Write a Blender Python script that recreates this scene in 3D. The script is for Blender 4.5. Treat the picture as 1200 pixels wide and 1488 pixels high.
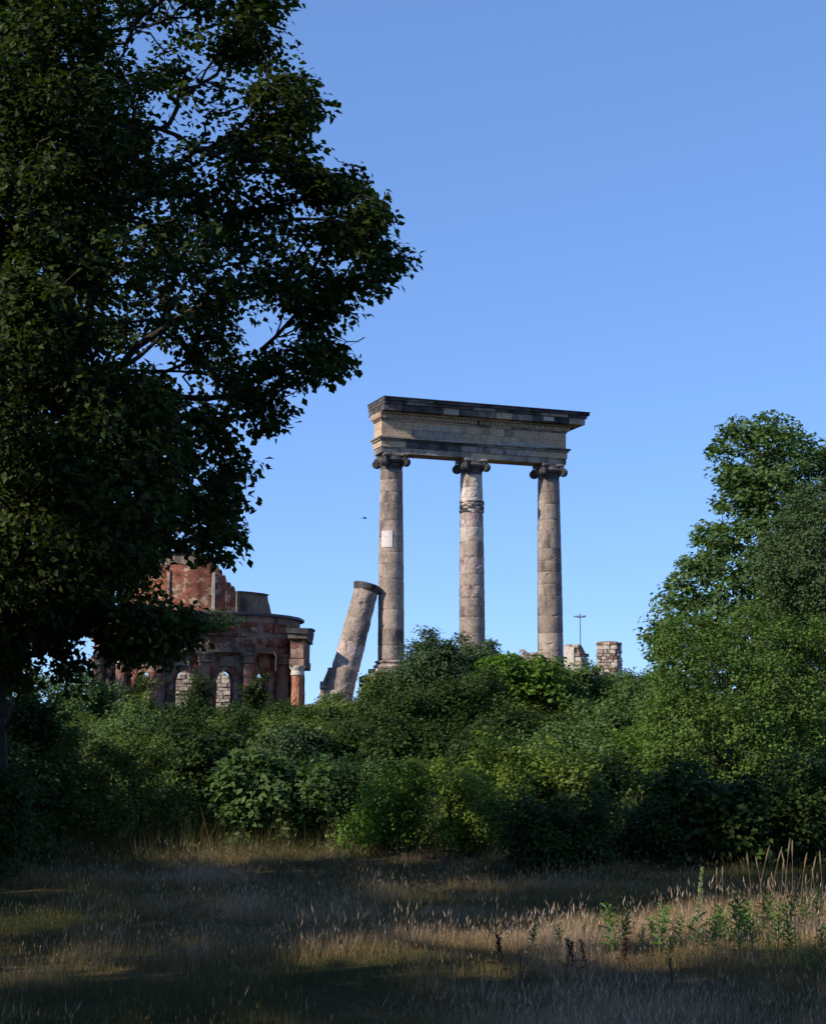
import bpy, math, random
import numpy as np
from mathutils import Vector, noise as mnoise
R = math.radians
sc = bpy.context.scene
for o in list(bpy.data.objects): bpy.data.objects.remove(o)
COL = sc.collection
# ------------------------------------------------------------------ camera
F_PX = 2400.0; PITCH = math.atan(346/F_PX); EYE = 1.6
cam = bpy.data.cameras.new('camera'); co = bpy.data.objects.new('camera', cam); COL.objects.link(co)
co.location = (0, 0, EYE); co.rotation_euler = (R(90)+PITCH, 0, 0)
cam.sensor_fit = 'VERTICAL'; cam.sensor_height = 36; cam.lens = F_PX/1488*36
cam.clip_start = 0.2; cam.clip_end = 6000
sc.camera = co
# ------------------------------------------------------------------ sky, sun, exposure
SUN_EL = R(33); SUN_OFF = R(32)      # sun stands to the left, 32 degrees behind the camera's own line
S = Vector((-math.cos(SUN_OFF)*math.cos(SUN_EL), -math.sin(SUN_OFF)*math.cos(SUN_EL), math.sin(SUN_EL)))
w = bpy.data.worlds.new('World'); sc.world = w; w.use_nodes = True
nt = w.node_tree; bg = nt.nodes['Background']; sky = nt.nodes.new('ShaderNodeTexSky')
sky.sky_type = 'NISHITA'; sky.sun_disc = False; sky.sun_elevation = SUN_EL
sky.sun_rotation = math.atan2(S.x, S.y) % (2*math.pi)
sky.altitude = 0; sky.air_density = 0.7; sky.dust_density = 0.0; sky.ozone_density = 6.0
gm = nt.nodes.new('ShaderNodeGamma'); gm.inputs[1].default_value = .57; wb = nt.nodes.new('ShaderNodeVectorMath'); wb.operation = 'MULTIPLY'
wb.inputs[1].default_value = (1.44, 1.91, 2.70)     # even clear blue, camera white balance
nt.links.new(sky.outputs[0], gm.inputs[0]); nt.links.new(gm.outputs[0], wb.inputs[0]); nt.links.new(wb.outputs[0], bg.inputs[0])
bg.inputs[1].default_value = 0.122
sl = bpy.data.lights.new('sun', 'SUN'); sl.energy = 5.0; sl.angle = R(0.5); sl.color = (1, .93, .82)
so = bpy.data.objects.new('sun', sl); COL.objects.link(so); so.location = (-30, -20, 40)
so.rotation_euler = S.to_track_quat('Z', 'Y').to_euler()
sc.view_settings.view_transform = 'Standard'; sc.view_settings.look = 'None'
sc.view_settings.exposure = 0.3; sc.view_settings.gamma = 1; sc.view_settings.use_curve_mapping = False
sc.render.engine = 'CYCLES'
sc.cycles.max_bounces = 6; sc.cycles.transparent_max_bounces = 4; sc.cycles.diffuse_bounces = 3

CP, SP = math.cos(PITCH), math.sin(PITCH)
def at(px, py, Y):
    """point at distance Y in front of the camera that the photograph shows at pixel px, py"""
    a = (px-600)/F_PX; b = (744-py)/F_PX
    d = Vector((a, CP-b*SP, SP+b*CP)); t = Y/d.y
    return Vector((d.x*t, Y, EYE+d.z*t))
def sst(a, b, x):
    t = min(1, max(0, (x-a)/(b-a))); return t*t*(3-2*t)
def hgt(x, y):
    z = 2.3*sst(27, 60, y)
    z += 2.2*math.exp(-(((x-4)/8)**2+((y-72)/11)**2))
    z -= 9*sst(95, 260, y)
    z += .10*mnoise.noise(Vector((x*.22, y*.22, 0)))+.03*mnoise.noise(Vector((x*.9, y*.9, 3)))
    return z
def ground_at(px, py):
    a = (px-600)/F_PX; b = (744-py)/F_PX
    d = Vector((a, CP-b*SP, SP+b*CP)); t = 5.0
    for i in range(4000):
        p = Vector((0, 0, EYE))+d*t
        if p.z <= hgt(p.x, p.y): return p
        t += .03
    return p

# ------------------------------------------------------------------ helpers
def tag(o, label=None, cat=None, group=None, kind=None):
    if label: o['label'] = label
    if cat: o['category'] = cat
    if group: o['group'] = group
    if kind: o['kind'] = kind
    return o
def empty(name, loc, label, cat, group=None):
    o = bpy.data.objects.new(name, None); COL.objects.link(o); o.location = loc; o.empty_display_size = .3
    return tag(o, label, cat, group)
def link(name, me, parent=None, loc=None):
    o = bpy.data.objects.new(name, me); COL.objects.link(o)
    if parent: o.parent = parent
    if loc is not None: o.location = loc
    return o
class MB:
    def __init__(s): s.v = []; s.f = []; s.uv = []
    def face(s, pts, uv=None):
        b = len(s.v); s.v += [tuple(p) for p in pts]; s.f.append(tuple(range(b, b+len(pts))))
        s.uv += list(uv) if uv else [(p[0]+p[1], p[2]) for p in pts]
    def grid(s, P, closed_u=False):
        """P[i][j] grid of points"""
        n = len(P); m = len(P[0]); b = len(s.v)
        for row in P: s.v += [tuple(p) for p in row]
        for i in range(n-1):
            for j in range(m if closed_u else m-1):
                k = (j+1) % m
                s.f.append((b+i*m+j, b+i*m+k, b+(i+1)*m+k, b+(i+1)*m+j))
                s.uv += [(P[i][j][0]+P[i][j][1], P[i][j][2])]*4
    def hexa(s, c):
        """8 corners: bottom 4 ccw, top 4 ccw"""
        for q in ((3, 2, 1, 0), (4, 5, 6, 7), (0, 1, 5, 4), (1, 2, 6, 5), (2, 3, 7, 6), (3, 0, 4, 7)):
            pts = [Vector(c[i]) for i in q]
            e = (pts[1]-pts[0]); l = e.length
            if abs(pts[0].z-pts[2].z) > 1e-4 and abs(e.z) < l*.7:
                uv = [(0, pts[0].z), (l, pts[1].z), (l, pts[2].z), (0, pts[3].z)]
            else: uv = [(p.x, p.y) for p in pts]
            s.face(pts, uv)
    def box(s, x0, x1, y0, y1, z0, z1, M=None, j=0.0):
        c = [(x0, y0, z0), (x1, y0, z0), (x1, y1, z0), (x0, y1, z0), (x0, y0, z1), (x1, y0, z1), (x1, y1, z1), (x0, y1, z1)]
        c = [Vector(p)+Vector((random.uniform(-j, j), random.uniform(-j, j), random.uniform(-j, j))) for p in c]
        if M: c = [M(p) for p in c]
        s.hexa(c)
    def build(s, name, mat, parent=None, smooth=False, loc=None):
        me = bpy.data.meshes.new(name); me.from_pydata(s.v, [], s.f)
        ul = me.uv_layers.new(name='UVMap')
        ul.data.foreach_set('uv', np.array(s.uv, dtype=np.float32).ravel())
        if isinstance(mat, (list, tuple)):
            for m in mat: me.materials.append(m)
        else: me.materials.append(mat)
        if smooth: me.polygons.foreach_set('use_smooth', [True]*len(me.polygons))
        me.update()
        return link(name, me, parent, loc)
def fast_mesh(name, V, Fc, mat, v=None, smooth=False):
    """V (n,3) floats, Fc (m,k) ints"""
    me = bpy.data.meshes.new(name); k = Fc.shape[1]
    me.vertices.add(len(V)); me.vertices.foreach_set('co', V.astype(np.float32).ravel())
    me.loops.add(Fc.size); me.loops.foreach_set('vertex_index', Fc.astype(np.int32).ravel())
    me.polygons.add(len(Fc)); me.polygons.foreach_set('loop_start', np.arange(0, Fc.size, k, dtype=np.int32))
    if smooth: me.polygons.foreach_set('use_smooth', np.ones(len(Fc), dtype=bool))
    me.update(calc_edges=True); me.materials.append(mat)
    if v is not None:
        a = me.attributes.new('tint', 'FLOAT', 'POINT'); a.data.foreach_set('value', v.astype(np.float32))
    return me

# ------------------------------------------------------------------ materials
def nodes(name):
    m = bpy.data.materials.new(name); m.use_nodes = True
    t = m.node_tree; return m, t, t.nodes['Principled BSDF'], t.nodes.new, t.links.new
def ramp(N, stops):
    r = N('ShaderNodeValToRGB'); e = r.color_ramp.elements
    while len(e) < len(stops): e.new(.5)
    for i, (p, c) in enumerate(stops): e[i].position = p; e[i].color = (*c, 1) if len(c) == 3 else c
    return r
def stone(name, a, b, stain=(.05, .045, .045), stain_amt=.5, scale=1.5, bump=.35, vary=.35, rough=.9, fine=9, hue=None):
    m, t, P, N, L = nodes(name)
    tc = N('ShaderNodeTexCoord'); oi = N('ShaderNodeObjectInfo')
    add = N('ShaderNodeVectorMath'); add.operation = 'MULTIPLY_ADD'
    L(oi.outputs['Random'], add.inputs[0]); add.inputs[1].default_value = (37, 17, 29); L(tc.outputs['Object'], add.inputs[2])
    n1 = N('ShaderNodeTexNoise'); n1.inputs['Scale'].default_value = scale; n1.inputs['Detail'].default_value = 8; n1.inputs['Roughness'].default_value = .65
    n2 = N('ShaderNodeTexNoise'); n2.inputs['Scale'].default_value = fine; n2.inputs['Detail'].default_value = 6; n2.inputs['Roughness'].default_value = .7
    n3 = N('ShaderNodeTexNoise'); n3.inputs['Scale'].default_value = scale*.8; n3.inputs['Detail'].default_value = 9; n3.inputs['Roughness'].default_value = .72
    mp = N('ShaderNodeMapping'); mp.inputs['Scale'].default_value = (1, 1, .45); mp.inputs['Location'].default_value = (5, 3, 9)
    for n in (n1, n2): L(add.outputs[0], n.inputs['Vector'])
    L(add.outputs[0], mp.inputs['Vector']); L(mp.outputs[0], n3.inputs['Vector'])
    r1 = ramp(N, [(.3, a), (.7, b)]); L(n1.outputs[0], r1.inputs[0])
    r3 = ramp(N, [(.62-.3*stain_amt, (0, 0, 0)), (.78-.3*stain_amt, (1, 1, 1))]); L(n3.outputs[0], r3.inputs[0])
    mx = N('ShaderNodeMixRGB'); L(r3.outputs[0], mx.inputs[0]); L(r1.outputs[0], mx.inputs[1]); mx.inputs[2].default_value = (*stain, 1)
    if stain_amt <= 0: mx.inputs[0].default_value = 0; t.links.remove(mx.inputs[0].links[0])
    # fine speckle and a tone of its own for each stone
    r2 = ramp(N, [(.3, (.62, .62, .62)), (.65, (1.12, 1.12, 1.12))]); L(n2.outputs[0], r2.inputs[0])
    m2 = N('ShaderNodeMixRGB'); m2.blend_type = 'MULTIPLY'; m2.inputs[0].default_value = 1; L(mx.outputs[0], m2.inputs[1]); L(r2.outputs[0], m2.inputs[2])
    mr = N('ShaderNodeMapRange'); L(oi.outputs['Random'], mr.inputs[0]); mr.inputs[3].default_value = 1-vary; mr.inputs[4].default_value = 1+vary*.6
    m3 = N('ShaderNodeMixRGB'); m3.blend_type = 'MULTIPLY'; m3.inputs[0].default_value = 1; L(m2.outputs[0], m3.inputs[1]); L(mr.outputs[0], m3.inputs[2])
    L(m3.outputs[0], P.inputs['Base Color']); P.inputs['Roughness'].default_value = rough
    P.inputs['Specular IOR Level'].default_value = .2
    bp = N('ShaderNodeBump'); bp.inputs['Strength'].default_value = bump; bp.inputs['Distance'].default_value = .05
    L(n2.outputs[0], bp.inputs['Height']); L(bp.outputs[0], P.inputs['Normal'])
    return m
def brickmat(name, c1, c2, mortar, plaster, amt):
    m, t, P, N, L = nodes(name)
    uv = N('ShaderNodeTexCoord'); br = N('ShaderNodeTexBrick')
    br.inputs['Scale'].default_value = 1; br.inputs['Brick Width'].default_value = .27; br.inputs['Row Height'].default_value = .085
    br.inputs['Mortar Size'].default_value = .012; br.inputs['Color1'].default_value = (*c1, 1); br.inputs['Color2'].default_value = (*c2, 1)
    br.inputs['Mortar'].default_value = (*mortar, 1); br.inputs['Bias'].default_value = -.1; L(uv.outputs['UV'], br.inputs['Vector'])
    n = N('ShaderNodeTexNoise'); n.inputs['Scale'].default_value = 2.3; n.inputs['Detail'].default_value = 10; n.inputs['Roughness'].default_value = .68
    L(uv.outputs['Object'], n.inputs['Vector'])
    r = ramp(N, [(.5-amt*.4+.12, (0, 0, 0)), (.5-amt*.4+.17, (1, 1, 1))])
    r.color_ramp.elements[0].color = (1, 1, 1, 1); r.color_ramp.elements[1].color = (0, 0, 0, 1)
    L(n.outputs[0], r.inputs[0])
    n2 = N('ShaderNodeTexNoise'); n2.inputs['Scale'].default_value = 3.3; n2.inputs['Detail'].default_value = 8; L(uv.outputs['Object'], n2.inputs['Vector'])
    rr = ramp(N, [(.35, (.45, .42, .42)), (.62, (1.15, 1.12, 1.1))]); L(n2.outputs[0], rr.inputs[0])
    mx = N('ShaderNodeMixRGB'); L(r.outputs[0], mx.inputs[0]); mx.inputs[1].default_value = (*plaster, 1); L(br.outputs[0], mx.inputs[2])
    m2 = N('ShaderNodeMixRGB'); m2.blend_type = 'MULTIPLY'; m2.inputs[0].default_value = 1; L(mx.outputs[0], m2.inputs[1]); L(rr.outputs[0], m2.inputs[2])
    L(m2.outputs[0], P.inputs['Base Color']); P.inputs['Roughness'].default_value = .92; P.inputs['Specular IOR Level'].default_value = .15
    bp = N('ShaderNodeBump'); bp.inputs['Strength'].default_value = .6; bp.inputs['Distance'].default_value = .06
    ad = N('ShaderNodeMath'); ad.operation = 'ADD'; L(n2.outputs[0], ad.inputs[0]); L(r.outputs[0], ad.inputs[1])
    L(ad.outputs[0], bp.inputs['Height']); L(bp.outputs[0], P.inputs['Normal'])
    return m
def leafmat(name, dark, light, trans=.3, rough=.6, spec=.14):
    m, t, P, N, L = nodes(name)
    a = N('ShaderNodeAttribute'); a.attribute_name = 'tint'
    r = ramp(N, [(0, dark), (1, light)]); L(a.outputs['Fac'], r.inputs[0])
    L(r.outputs[0], P.inputs['Base Color']); P.inputs['Roughness'].default_value = rough; P.inputs['Specular IOR Level'].default_value = spec
    tr = N('ShaderNodeBsdfTranslucent'); g = N('ShaderNodeMixRGB'); g.blend_type = 'MULTIPLY'; g.inputs[0].default_value = 1
    L(r.outputs[0], g.inputs[1]); g.inputs[2].default_value = (1.3, 1.5, .5, 1); L(g.outputs[0], tr.inputs[0])
    ms = N('ShaderNodeMixShader'); ms.inputs[0].default_value = trans
    L(P.outputs[0], ms.inputs[1]); L(tr.outputs[0], ms.inputs[2]); L(ms.outputs[0], t.nodes['Material Output'].inputs[0])
    return m
def plain(name, c, rough=.7, metal=0):
    m, t, P, N, L = nodes(name)
    tc = N('ShaderNodeTexCoord'); n = N('ShaderNodeTexNoise'); n.inputs['Scale'].default_value = 7; n.inputs['Detail'].default_value = 6
    L(tc.outputs['Object'], n.inputs['Vector'])
    r = ramp(N, [(.3, tuple(x*.65 for x in c)), (.7, tuple(x*1.25 for x in c))]); L(n.outputs[0], r.inputs[0]); L(r.outputs[0], P.inputs['Base Color'])
    P.inputs['Roughness'].default_value = rough; P.inputs['Metallic'].default_value = metal
    return m
M = {}
M['drum'] = stone('sandstone_drum', (.26, .195, .155), (.46, .355, .28), (.115, .09, .078), .46, 1.3, .4, .30)
M['drum_pale'] = stone('pale_sandstone', (.50, .41, .33), (.68, .57, .48), (.24, .17, .13), .4, 2.2, .7, .15)
M['drum_rough'] = stone('worn_sandstone', (.30, .19, .15), (.60, .48, .42), (.10, .07, .06), .45, 3.5, 1.0, .2)
M['patch'] = stone('new_stone', (.62, .54, .48), (.70, .62, .55), (.3, .25, .2), 0, 2, .1, 0)
M['black'] = stone('blackened_stone', (.05, .045, .045), (.15, .125, .11), (.02, .02, .022), .45, 2.0, .7, .3)
M['ent'] = stone('entablature_sandstone', (.46, .31, .19), (.60, .43, .28), (.14, .105, .08), .26, 1.2, .4, .10)
M['ent_dark'] = stone('stained_architrave', (.22, .18, .15), (.44, .35, .27), (.065, .058, .052), .45, 1.6, .5, .35)
M['ent_pale'] = stone('pale_block', (.42, .35, .29), (.52, .44, .37), (.2, .16, .14), .2, 2, .3, .15)
M['rubble'] = stone('rubble_stone', (.34, .25, .20), (.60, .48, .40), (.14, .10, .08), .35, 2.5, .8, .4)
M['cream'] = stone('cream_render', (.50, .42, .34), (.68, .59, .50), (.22, .15, .11), .4, 1.1, .9, .1)
M['mortar'] = stone('mortar', (.22, .17, .14), (.34, .27, .22), (.12, .09, .08), .3, 3, .6, .1)
M['brick'] = brickmat('red_brick', (.28, .080, .042), (.15, .045, .03), (.19, .11, .085), (.40, .27, .19), .26)
M['brick_plaster'] = brickmat('brick_with_render', (.24, .07, .045), (.15, .05, .035), (.20, .15, .12), (.30, .20, .145), .40)
M['red_render'] = stone('reddish_worn_render', (.22, .095, .06), (.36, .22, .16), (.12, .055, .04), .4, 2.6, .9, .2)
M['orange_brick'] = stone('worn_orange_brick', (.34, .11, .055), (.52, .26, .17), (.2, .07, .04), .3, 5, .8, .1)
M['buff'] = stone('buff_render', (.20, .145, .105), (.32, .24, .18), (.06, .05, .045), .42, 1.4, .5, .25)
M['lead'] = plain('roof_sheet', (.05, .052, .06), .55, .2)
M['bark'] = stone('oak_bark', (.035, .028, .022), (.075, .06, .048), (.03, .035, .02), .3, 4, .9, 0)
M['twig'] = stone('grey_bark', (.035, .03, .023), (.07, .06, .048), (.05, .05, .035), .3, 5, .6, 0)
M['oak'] = leafmat('oak_leaf', (.012, .022, .005), (.056, .080, .015), .28, .6, .12)
M['far_leaf'] = leafmat('shade_leaf', (.03, .05, .012), (.07, .10, .02), .2)
M['maple'] = leafmat('maple_leaf', (.030, .062, .018), (.135, .20, .058), .3)
M['bluegreen'] = leafmat('elder_leaf', (.025, .048, .018), (.085, .125, .045), .22)
M['bright'] = leafmat('fresh_leaf', (.045, .092, .014), (.16, .26, .038), .35)
M['yellow'] = leafmat('yellow_green_leaf', (.06, .09, .015), (.23, .30, .05), .32)
M['lime'] = leafmat('young_maple_leaf', (.038, .070, .014), (.155, .235, .046), .3)
M['olive'] = leafmat('olive_leaf', (.05, .072, .014), (.16, .20, .045), .28)
M['deep'] = leafmat('deep_green_leaf', (.012, .026, .006), (.060, .095, .018), .25)
M['forb'] = leafmat('weed_leaf', (.06, .11, .03), (.16, .25, .07), .35)
M['drygrass'] = None
m, t, P, N, L = nodes('meadow_grass')
a = N('ShaderNodeAttribute'); a.attribute_name = 'tint'
r = ramp(N, [(0, (.045, .055, .014)), (.3, (.105, .098, .030)), (.55, (.22, .145, .055)), (.8, (.43, .295, .18)), (1, (.62, .45, .31))])
L(a.outputs['Fac'], r.inputs[0]); L(r.outputs[0], P.inputs['Base Color']); P.inputs['Roughness'].default_value = .7; P.inputs['Specular IOR Level'].default_value = .2
tr = N('ShaderNodeBsdfTranslucent'); L(r.outputs[0], tr.inputs[0]); ms = N('ShaderNodeMixShader'); ms.inputs[0].default_value = .25
L(P.outputs[0], ms.inputs[1]); L(tr.outputs[0], ms.inputs[2]); L(ms.outputs[0], t.nodes['Material Output'].inputs[0])
M['grass'] = m
m, t, P, N, L = nodes('field_ground')
tc = N('ShaderNodeTexCoord')
n1 = N('ShaderNodeTexNoise'); n1.inputs['Scale'].default_value = .45; n1.inputs['Detail'].default_value = 7; L(tc.outputs['Object'], n1.inputs['Vector'])
n2 = N('ShaderNodeTexNoise'); n2.inputs['Scale'].default_value = 14; n2.inputs['Detail'].default_value = 8; L(tc.outputs['Object'], n2.inputs['Vector'])
r1 = ramp(N, [(.35, (.035, .035, .010)), (.5, (.07, .052, .02)), (.65, (.12, .08, .035))]); L(n1.outputs[0], r1.inputs[0])
r2 = ramp(N, [(.3, (.5, .5, .5)), (.7, (1.25, 1.2, 1.1))]); L(n2.outputs[0], r2.inputs[0])
mm = N('ShaderNodeMixRGB'); mm.blend_type = 'MULTIPLY'; mm.inputs[0].default_value = 1; L(r1.outputs[0], mm.inputs[1]); L(r2.outputs[0], mm.inputs[2])
L(mm.outputs[0], P.inputs['Base Color']); P.inputs['Roughness'].default_value = .95; P.inputs['Specular IOR Level'].default_value = .1
bp = N('ShaderNodeBump'); bp.inputs['Distance'].default_value = .06; L(n2.outputs[0], bp.inputs['Height']); L(bp.outputs[0], P.inputs['Normal'])
M['ground'] = m

# ------------------------------------------------------------------ ground
random.seed(4)
xs = [-900, -400, -200, -110, -70, -50, -40, -32] + [x*.8 for x in range(-34, 35)] + [32, 40, 50, 70, 110, 200, 400, 900]
ys = [-300, -100, -40, -20, -8] + [y*.6 for y in range(-5, 60)] + [36+1.6*i for i in range(0, 45)] + [112, 125, 145, 170, 200, 240, 300, 400, 600, 1000, 1600, 2500]
mb = MB(); mb.grid([[(x, y, hgt(x, y)) for x in xs] for y in ys])
tag(mb.build('ground', M['ground'], smooth=True), kind='structure')

# ------------------------------------------------------------------ three columns
PHI = R(21)
B1 = at(568, 978, 74.5); SPACE = 3.97
TOPZ = at(568, 661, 74.5).z; BASEZ = B1.z; HC = TOPZ-BASEZ
AX = Vector((math.cos(PHI), math.sin(PHI), 0)); FR = Vector((math.sin(PHI), -math.cos(PHI), 0))
colpos = [Vector((B1.x, B1.y, BASEZ))+AX*(SPACE*k) for k in range(3)]
def lathe(mb, prof, seg=40, jit=0.0, seed=0, close=True, axis=None):
    rows = []
    for (r, z) in prof:
        row = []
        for k in range(seg):
            a = 2*math.pi*k/seg
            rr = r
            if jit: rr += jit*(mnoise.noise(Vector((math.cos(a)*2.2+seed, math.sin(a)*2.2, z*2.6)))+.6*mnoise.noise(Vector((math.cos(a)*6+seed, math.sin(a)*6, z*7))))
            row.append((rr*math.cos(a), rr*math.sin(a), z))
        rows.append(row)
    mb.grid(rows, True)
    if close:
        b = rows[0]; mb.face([b[k] for k in range(seg-1, -1, -1)]); mb.face(rows[-1])
def shaft_r(u):   # entasis, u 0..1
    return .595 - .085*u**1.7
def chipped_edge(z, z0, z1, amt):
    return amt*(math.exp(-((z-z0)/.03)**2)+math.exp(-((z-z1)/.03)**2))
def make_drum(parent, z0, z1, r0, r1, mat, seed, rough=.006, loc=(0, 0, 0), rot=None, seg=40):
    mb = MB(); n = max(5, int((z1-z0)/.07)); rows = []
    rnd = random.Random(seed)
    chips = [(rnd.uniform(0, 6.28), rnd.choice([z0, z1, rnd.uniform(z0, z1)]), rnd.uniform(.05, .16), rnd.uniform(.02, .07)) for _ in range(rnd.randint(2, 6))]
    for i in range(n+1):
        z = z0+.004+(z1-z0-.008)*i/n; u = i/n; row = []
        for k in range(seg):
            a = 2*math.pi*k/seg; rr = r0+(r1-r0)*u
            if i in (0, n): rr -= .006+.012*abs(mnoise.noise(Vector((a*2.5, seed, z))))
            rr += rough*(mnoise.noise(Vector((math.cos(a)*2+seed, math.sin(a)*2, z*2.5)))+.7*mnoise.noise(Vector((math.cos(a)*6+seed, math.sin(a)*6, z*8))))
            for (ca, cz, cr, cd) in chips:
                da = (a-ca+math.pi) % (2*math.pi)-math.pi
                q = (da*r0/cr)**2+((z-cz)/(cr*.6))**2
                if q < 1: rr -= cd*(1-q)**.6
            row.append((rr*math.cos(a), rr*math.sin(a), z))
        rows.append(row)
    mb.grid(rows, True); mb.face([rows[0][k] for k in range(seg-1, -1, -1)]); mb.face(rows[-1])
    return mb.build('drum', mat, parent)
def make_capital(parent, z, seed):
    """scamozzi type capital: necking, echinus, four diagonal volutes, curved abacus"""
    random.seed(seed)
    mb = MB(); lathe(mb, [(.50, z), (.50, z+.16), (.55, z+.19), (.55, z+.23), (.50, z+.25), (.60, z+.34), (.66, z+.44), (.60, z+.50), (.56, z+.60)], 32, .02, seed)
    mb.build('echinus', M['black'], parent)
    for k in range(4):
        a = R(45+90*k); d = Vector((math.cos(a), math.sin(a), 0)); s_ = Vector((-math.sin(a), math.cos(a), 0))
        mb = MB(); c = d*.74+Vector((0, 0, z+.33))
        # spiral scroll: tube whose radius winds in, width along s_
        for side in (-1, 1):
            P_ = []
            T = 34
            for i in range(T):
                th = i/(T-1)*R(800); rad = .205*math.exp(-.00155*math.degrees(th)*1.05)
                ctr = c+d*(math.cos(th+R(80))*rad)+Vector((0, 0, math.sin(th+R(80))*rad))
                tr = .048*(1-.55*i/T); row = []
                for q in range(6):
                    b = q*math.pi/3
                    rdir = d*math.cos(th+R(80))+Vector((0, 0, math.sin(th+R(80))))
                    row.append(ctr+rdir*(tr*math.cos(b))+s_*(side*.11+tr*math.sin(b)))
                P_.append(row)
            mb.grid(P_, True)
        # body of the scroll
        ring = []
        for sgn, rr in ((-1, .17), (-.55, .205), (0, .15), (.55, .205), (1, .17)):
            ring.append([c+d*(math.cos(q*math.pi/9)*rr)+Vector((0, 0, math.sin(q*math.pi/9)*rr))+s_*(sgn*.11) for q in range(18)])
        mb.grid(ring, True); mb.face(ring[0][::-1]); mb.face(ring[-1])
        # band linking scroll to the block
        hw = .10
        c8 = [d*.3+s_*-hw+Vector((0, 0, z+.40)), d*.78+s_*-hw+Vector((0, 0, z+.44)), d*.78+s_*hw+Vector((0, 0, z+.44)), d*.3+s_*hw+Vector((0, 0, z+.40)),
              d*.3+s_*-hw+Vector((0, 0, z+.60)), d*.78+s_*-hw+Vector((0, 0, z+.545)), d*.78+s_*hw+Vector((0, 0, z+.545)), d*.3+s_*hw+Vector((0, 0, z+.60))]
        mb.hexa(c8); mb.build('volute', M['black'], parent)
    # abacus with concave sides
    pts = []
    for k in range(4):
        a0 = R(45+90*k); a1 = R(135+90*k)
        p0 = Vector((math.cos(a0), math.sin(a0), 0))*.86; p1 = Vector((math.cos(a1), math.sin(a1), 0))*.86
        for i in range(8):
            u = (i+.4)/8.8; p = p0.lerp(p1, u); p *= 1-.16*math.sin(math.pi*u)
            pts.append(p+Vector((random.uniform(-.012, .012), random.uniform(-.012, .012), 0)))
    mb = MB(); rows = [[(p.x*s1, p.y*s1, zz) for p in pts] for s1, zz in ((.94, z+.60), (1, z+.64), (1, z+.70), (.96, z+.73))]
    mb.grid(rows, True); mb.face(rows[0][::-1]); mb.face(rows[-1]); mb.build('abacus', M['ent_dark'], parent)
labs = ['tall weathered sandstone column, left one under the entablature, with a white square repair stone',
        'tall badly scarred column with pale flaking patches, in the middle under the entablature',
        'tall smooth grey brown column, right one under the entablature, beside the short ruined pillars']
CAPH = .73
for ci in range(3):
    p = colpos[ci]
    c = empty('column', p, labs[ci], 'column', 'tall columns carrying the entablature')
    c.rotation_euler = (0, 0, PHI)
    # attic base
    mb = MB(); mb.box(-.80, .80, -.80, .80, 0, .18, None, .02); mb.build('plinth', M['drum'], c)
    mb = MB(); lathe(mb, [(.70, .181), (.78, .20), (.80, .27), (.76, .34), (.66, .37), (.64, .42), (.70, .45), (.72, .49), (.69, .53), (.61, .55)], 40, .03, ci)
    mb.build('base_moulding', M['drum'], c)
    hs = HC-CAPH-.55; z = .55; nd = 13 if ci != 1 else 14; rnd = random.Random(11+ci)
    hh = [rnd.uniform(.62, 1.4) for _ in range(nd)]; tot = sum(hh)
    kinds = {1: ['drum', 'drum', 'drum', 'drum', 'drum', 'drum_rough', 'drum', 'drum_rough', 'drum', 'drum_pale', 'drum_rough', 'drum_pale', 'drum_pale', 'drum_pale']}
    for i in range(nd):
        h = hh[i]/tot*hs; mat = M[kinds[1][i]] if ci == 1 else M['drum']
        ro = .006
        if ci == 1 and mat != M['drum']: ro = .022
        make_drum(c, z, z+h, shaft_r((z-.55)/hs), shaft_r((z+h-.55)/hs), mat, ci*50+i+1, ro)
        z += h
    make_capital(c, z, ci)
    if ci == 0:   # white repair stone let into the shaft
        zc = at(563, 797, 74.5).z-p.z; z2 = at(563, 773, 74.5).z-p.z
        mb = MB(); 
        a0, a1 = R(-90)-PHI-R(47), R(-90)-PHI+R(7); rr = .580
        rows = []
        for (r_, zz) in ((rr-.1, zc), (rr, zc+.004), (rr, z2-.004), (rr-.1, z2)):
            rows.append([(r_*math.cos(a0+(a1-a0)*k/8), r_*math.sin(a0+(a1-a0)*k/8), zz) for k in range(9)])
        mb.grid(rows); mb.face([r_[0] for r_ in rows]); mb.face([r_[-1] for r_ in rows][::-1])
        mb.build('repair_stone', M['patch'], c)
    if ci == 1:   # courses of exposed small brick round the upper shaft
        random.seed(5)
        zc = at(687, 746, 76).z-p.z; z2 = at(687, 730, 76).z-p.z; k = 0; zz = zc
        while zz < z2:
            a = R(-200)+random.uniform(0, .3)
            while a < R(20):
                w_ = random.uniform(.2, .34)/.57
                if random.random() < .85:
                    mb = MB(); r1 = .575+random.uniform(0, .022); aa = [a, a+w_*.5, a+w_-.03]
                    rows = [[(q*math.cos(b), q*math.sin(b), z_) for b in aa] for q, z_ in ((.45, zz), (r1, zz+.006), (r1, zz+.075), (.45, zz+.082))]
                    mb.grid(rows); mb.face([r_[0] for r_ in rows]); mb.face([r_[-1] for r_ in rows][::-1])
                    mb.build('brick', M['rubble'] if random.random() < .6 else M['black'], c)
                a += w_
            zz += .09

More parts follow.
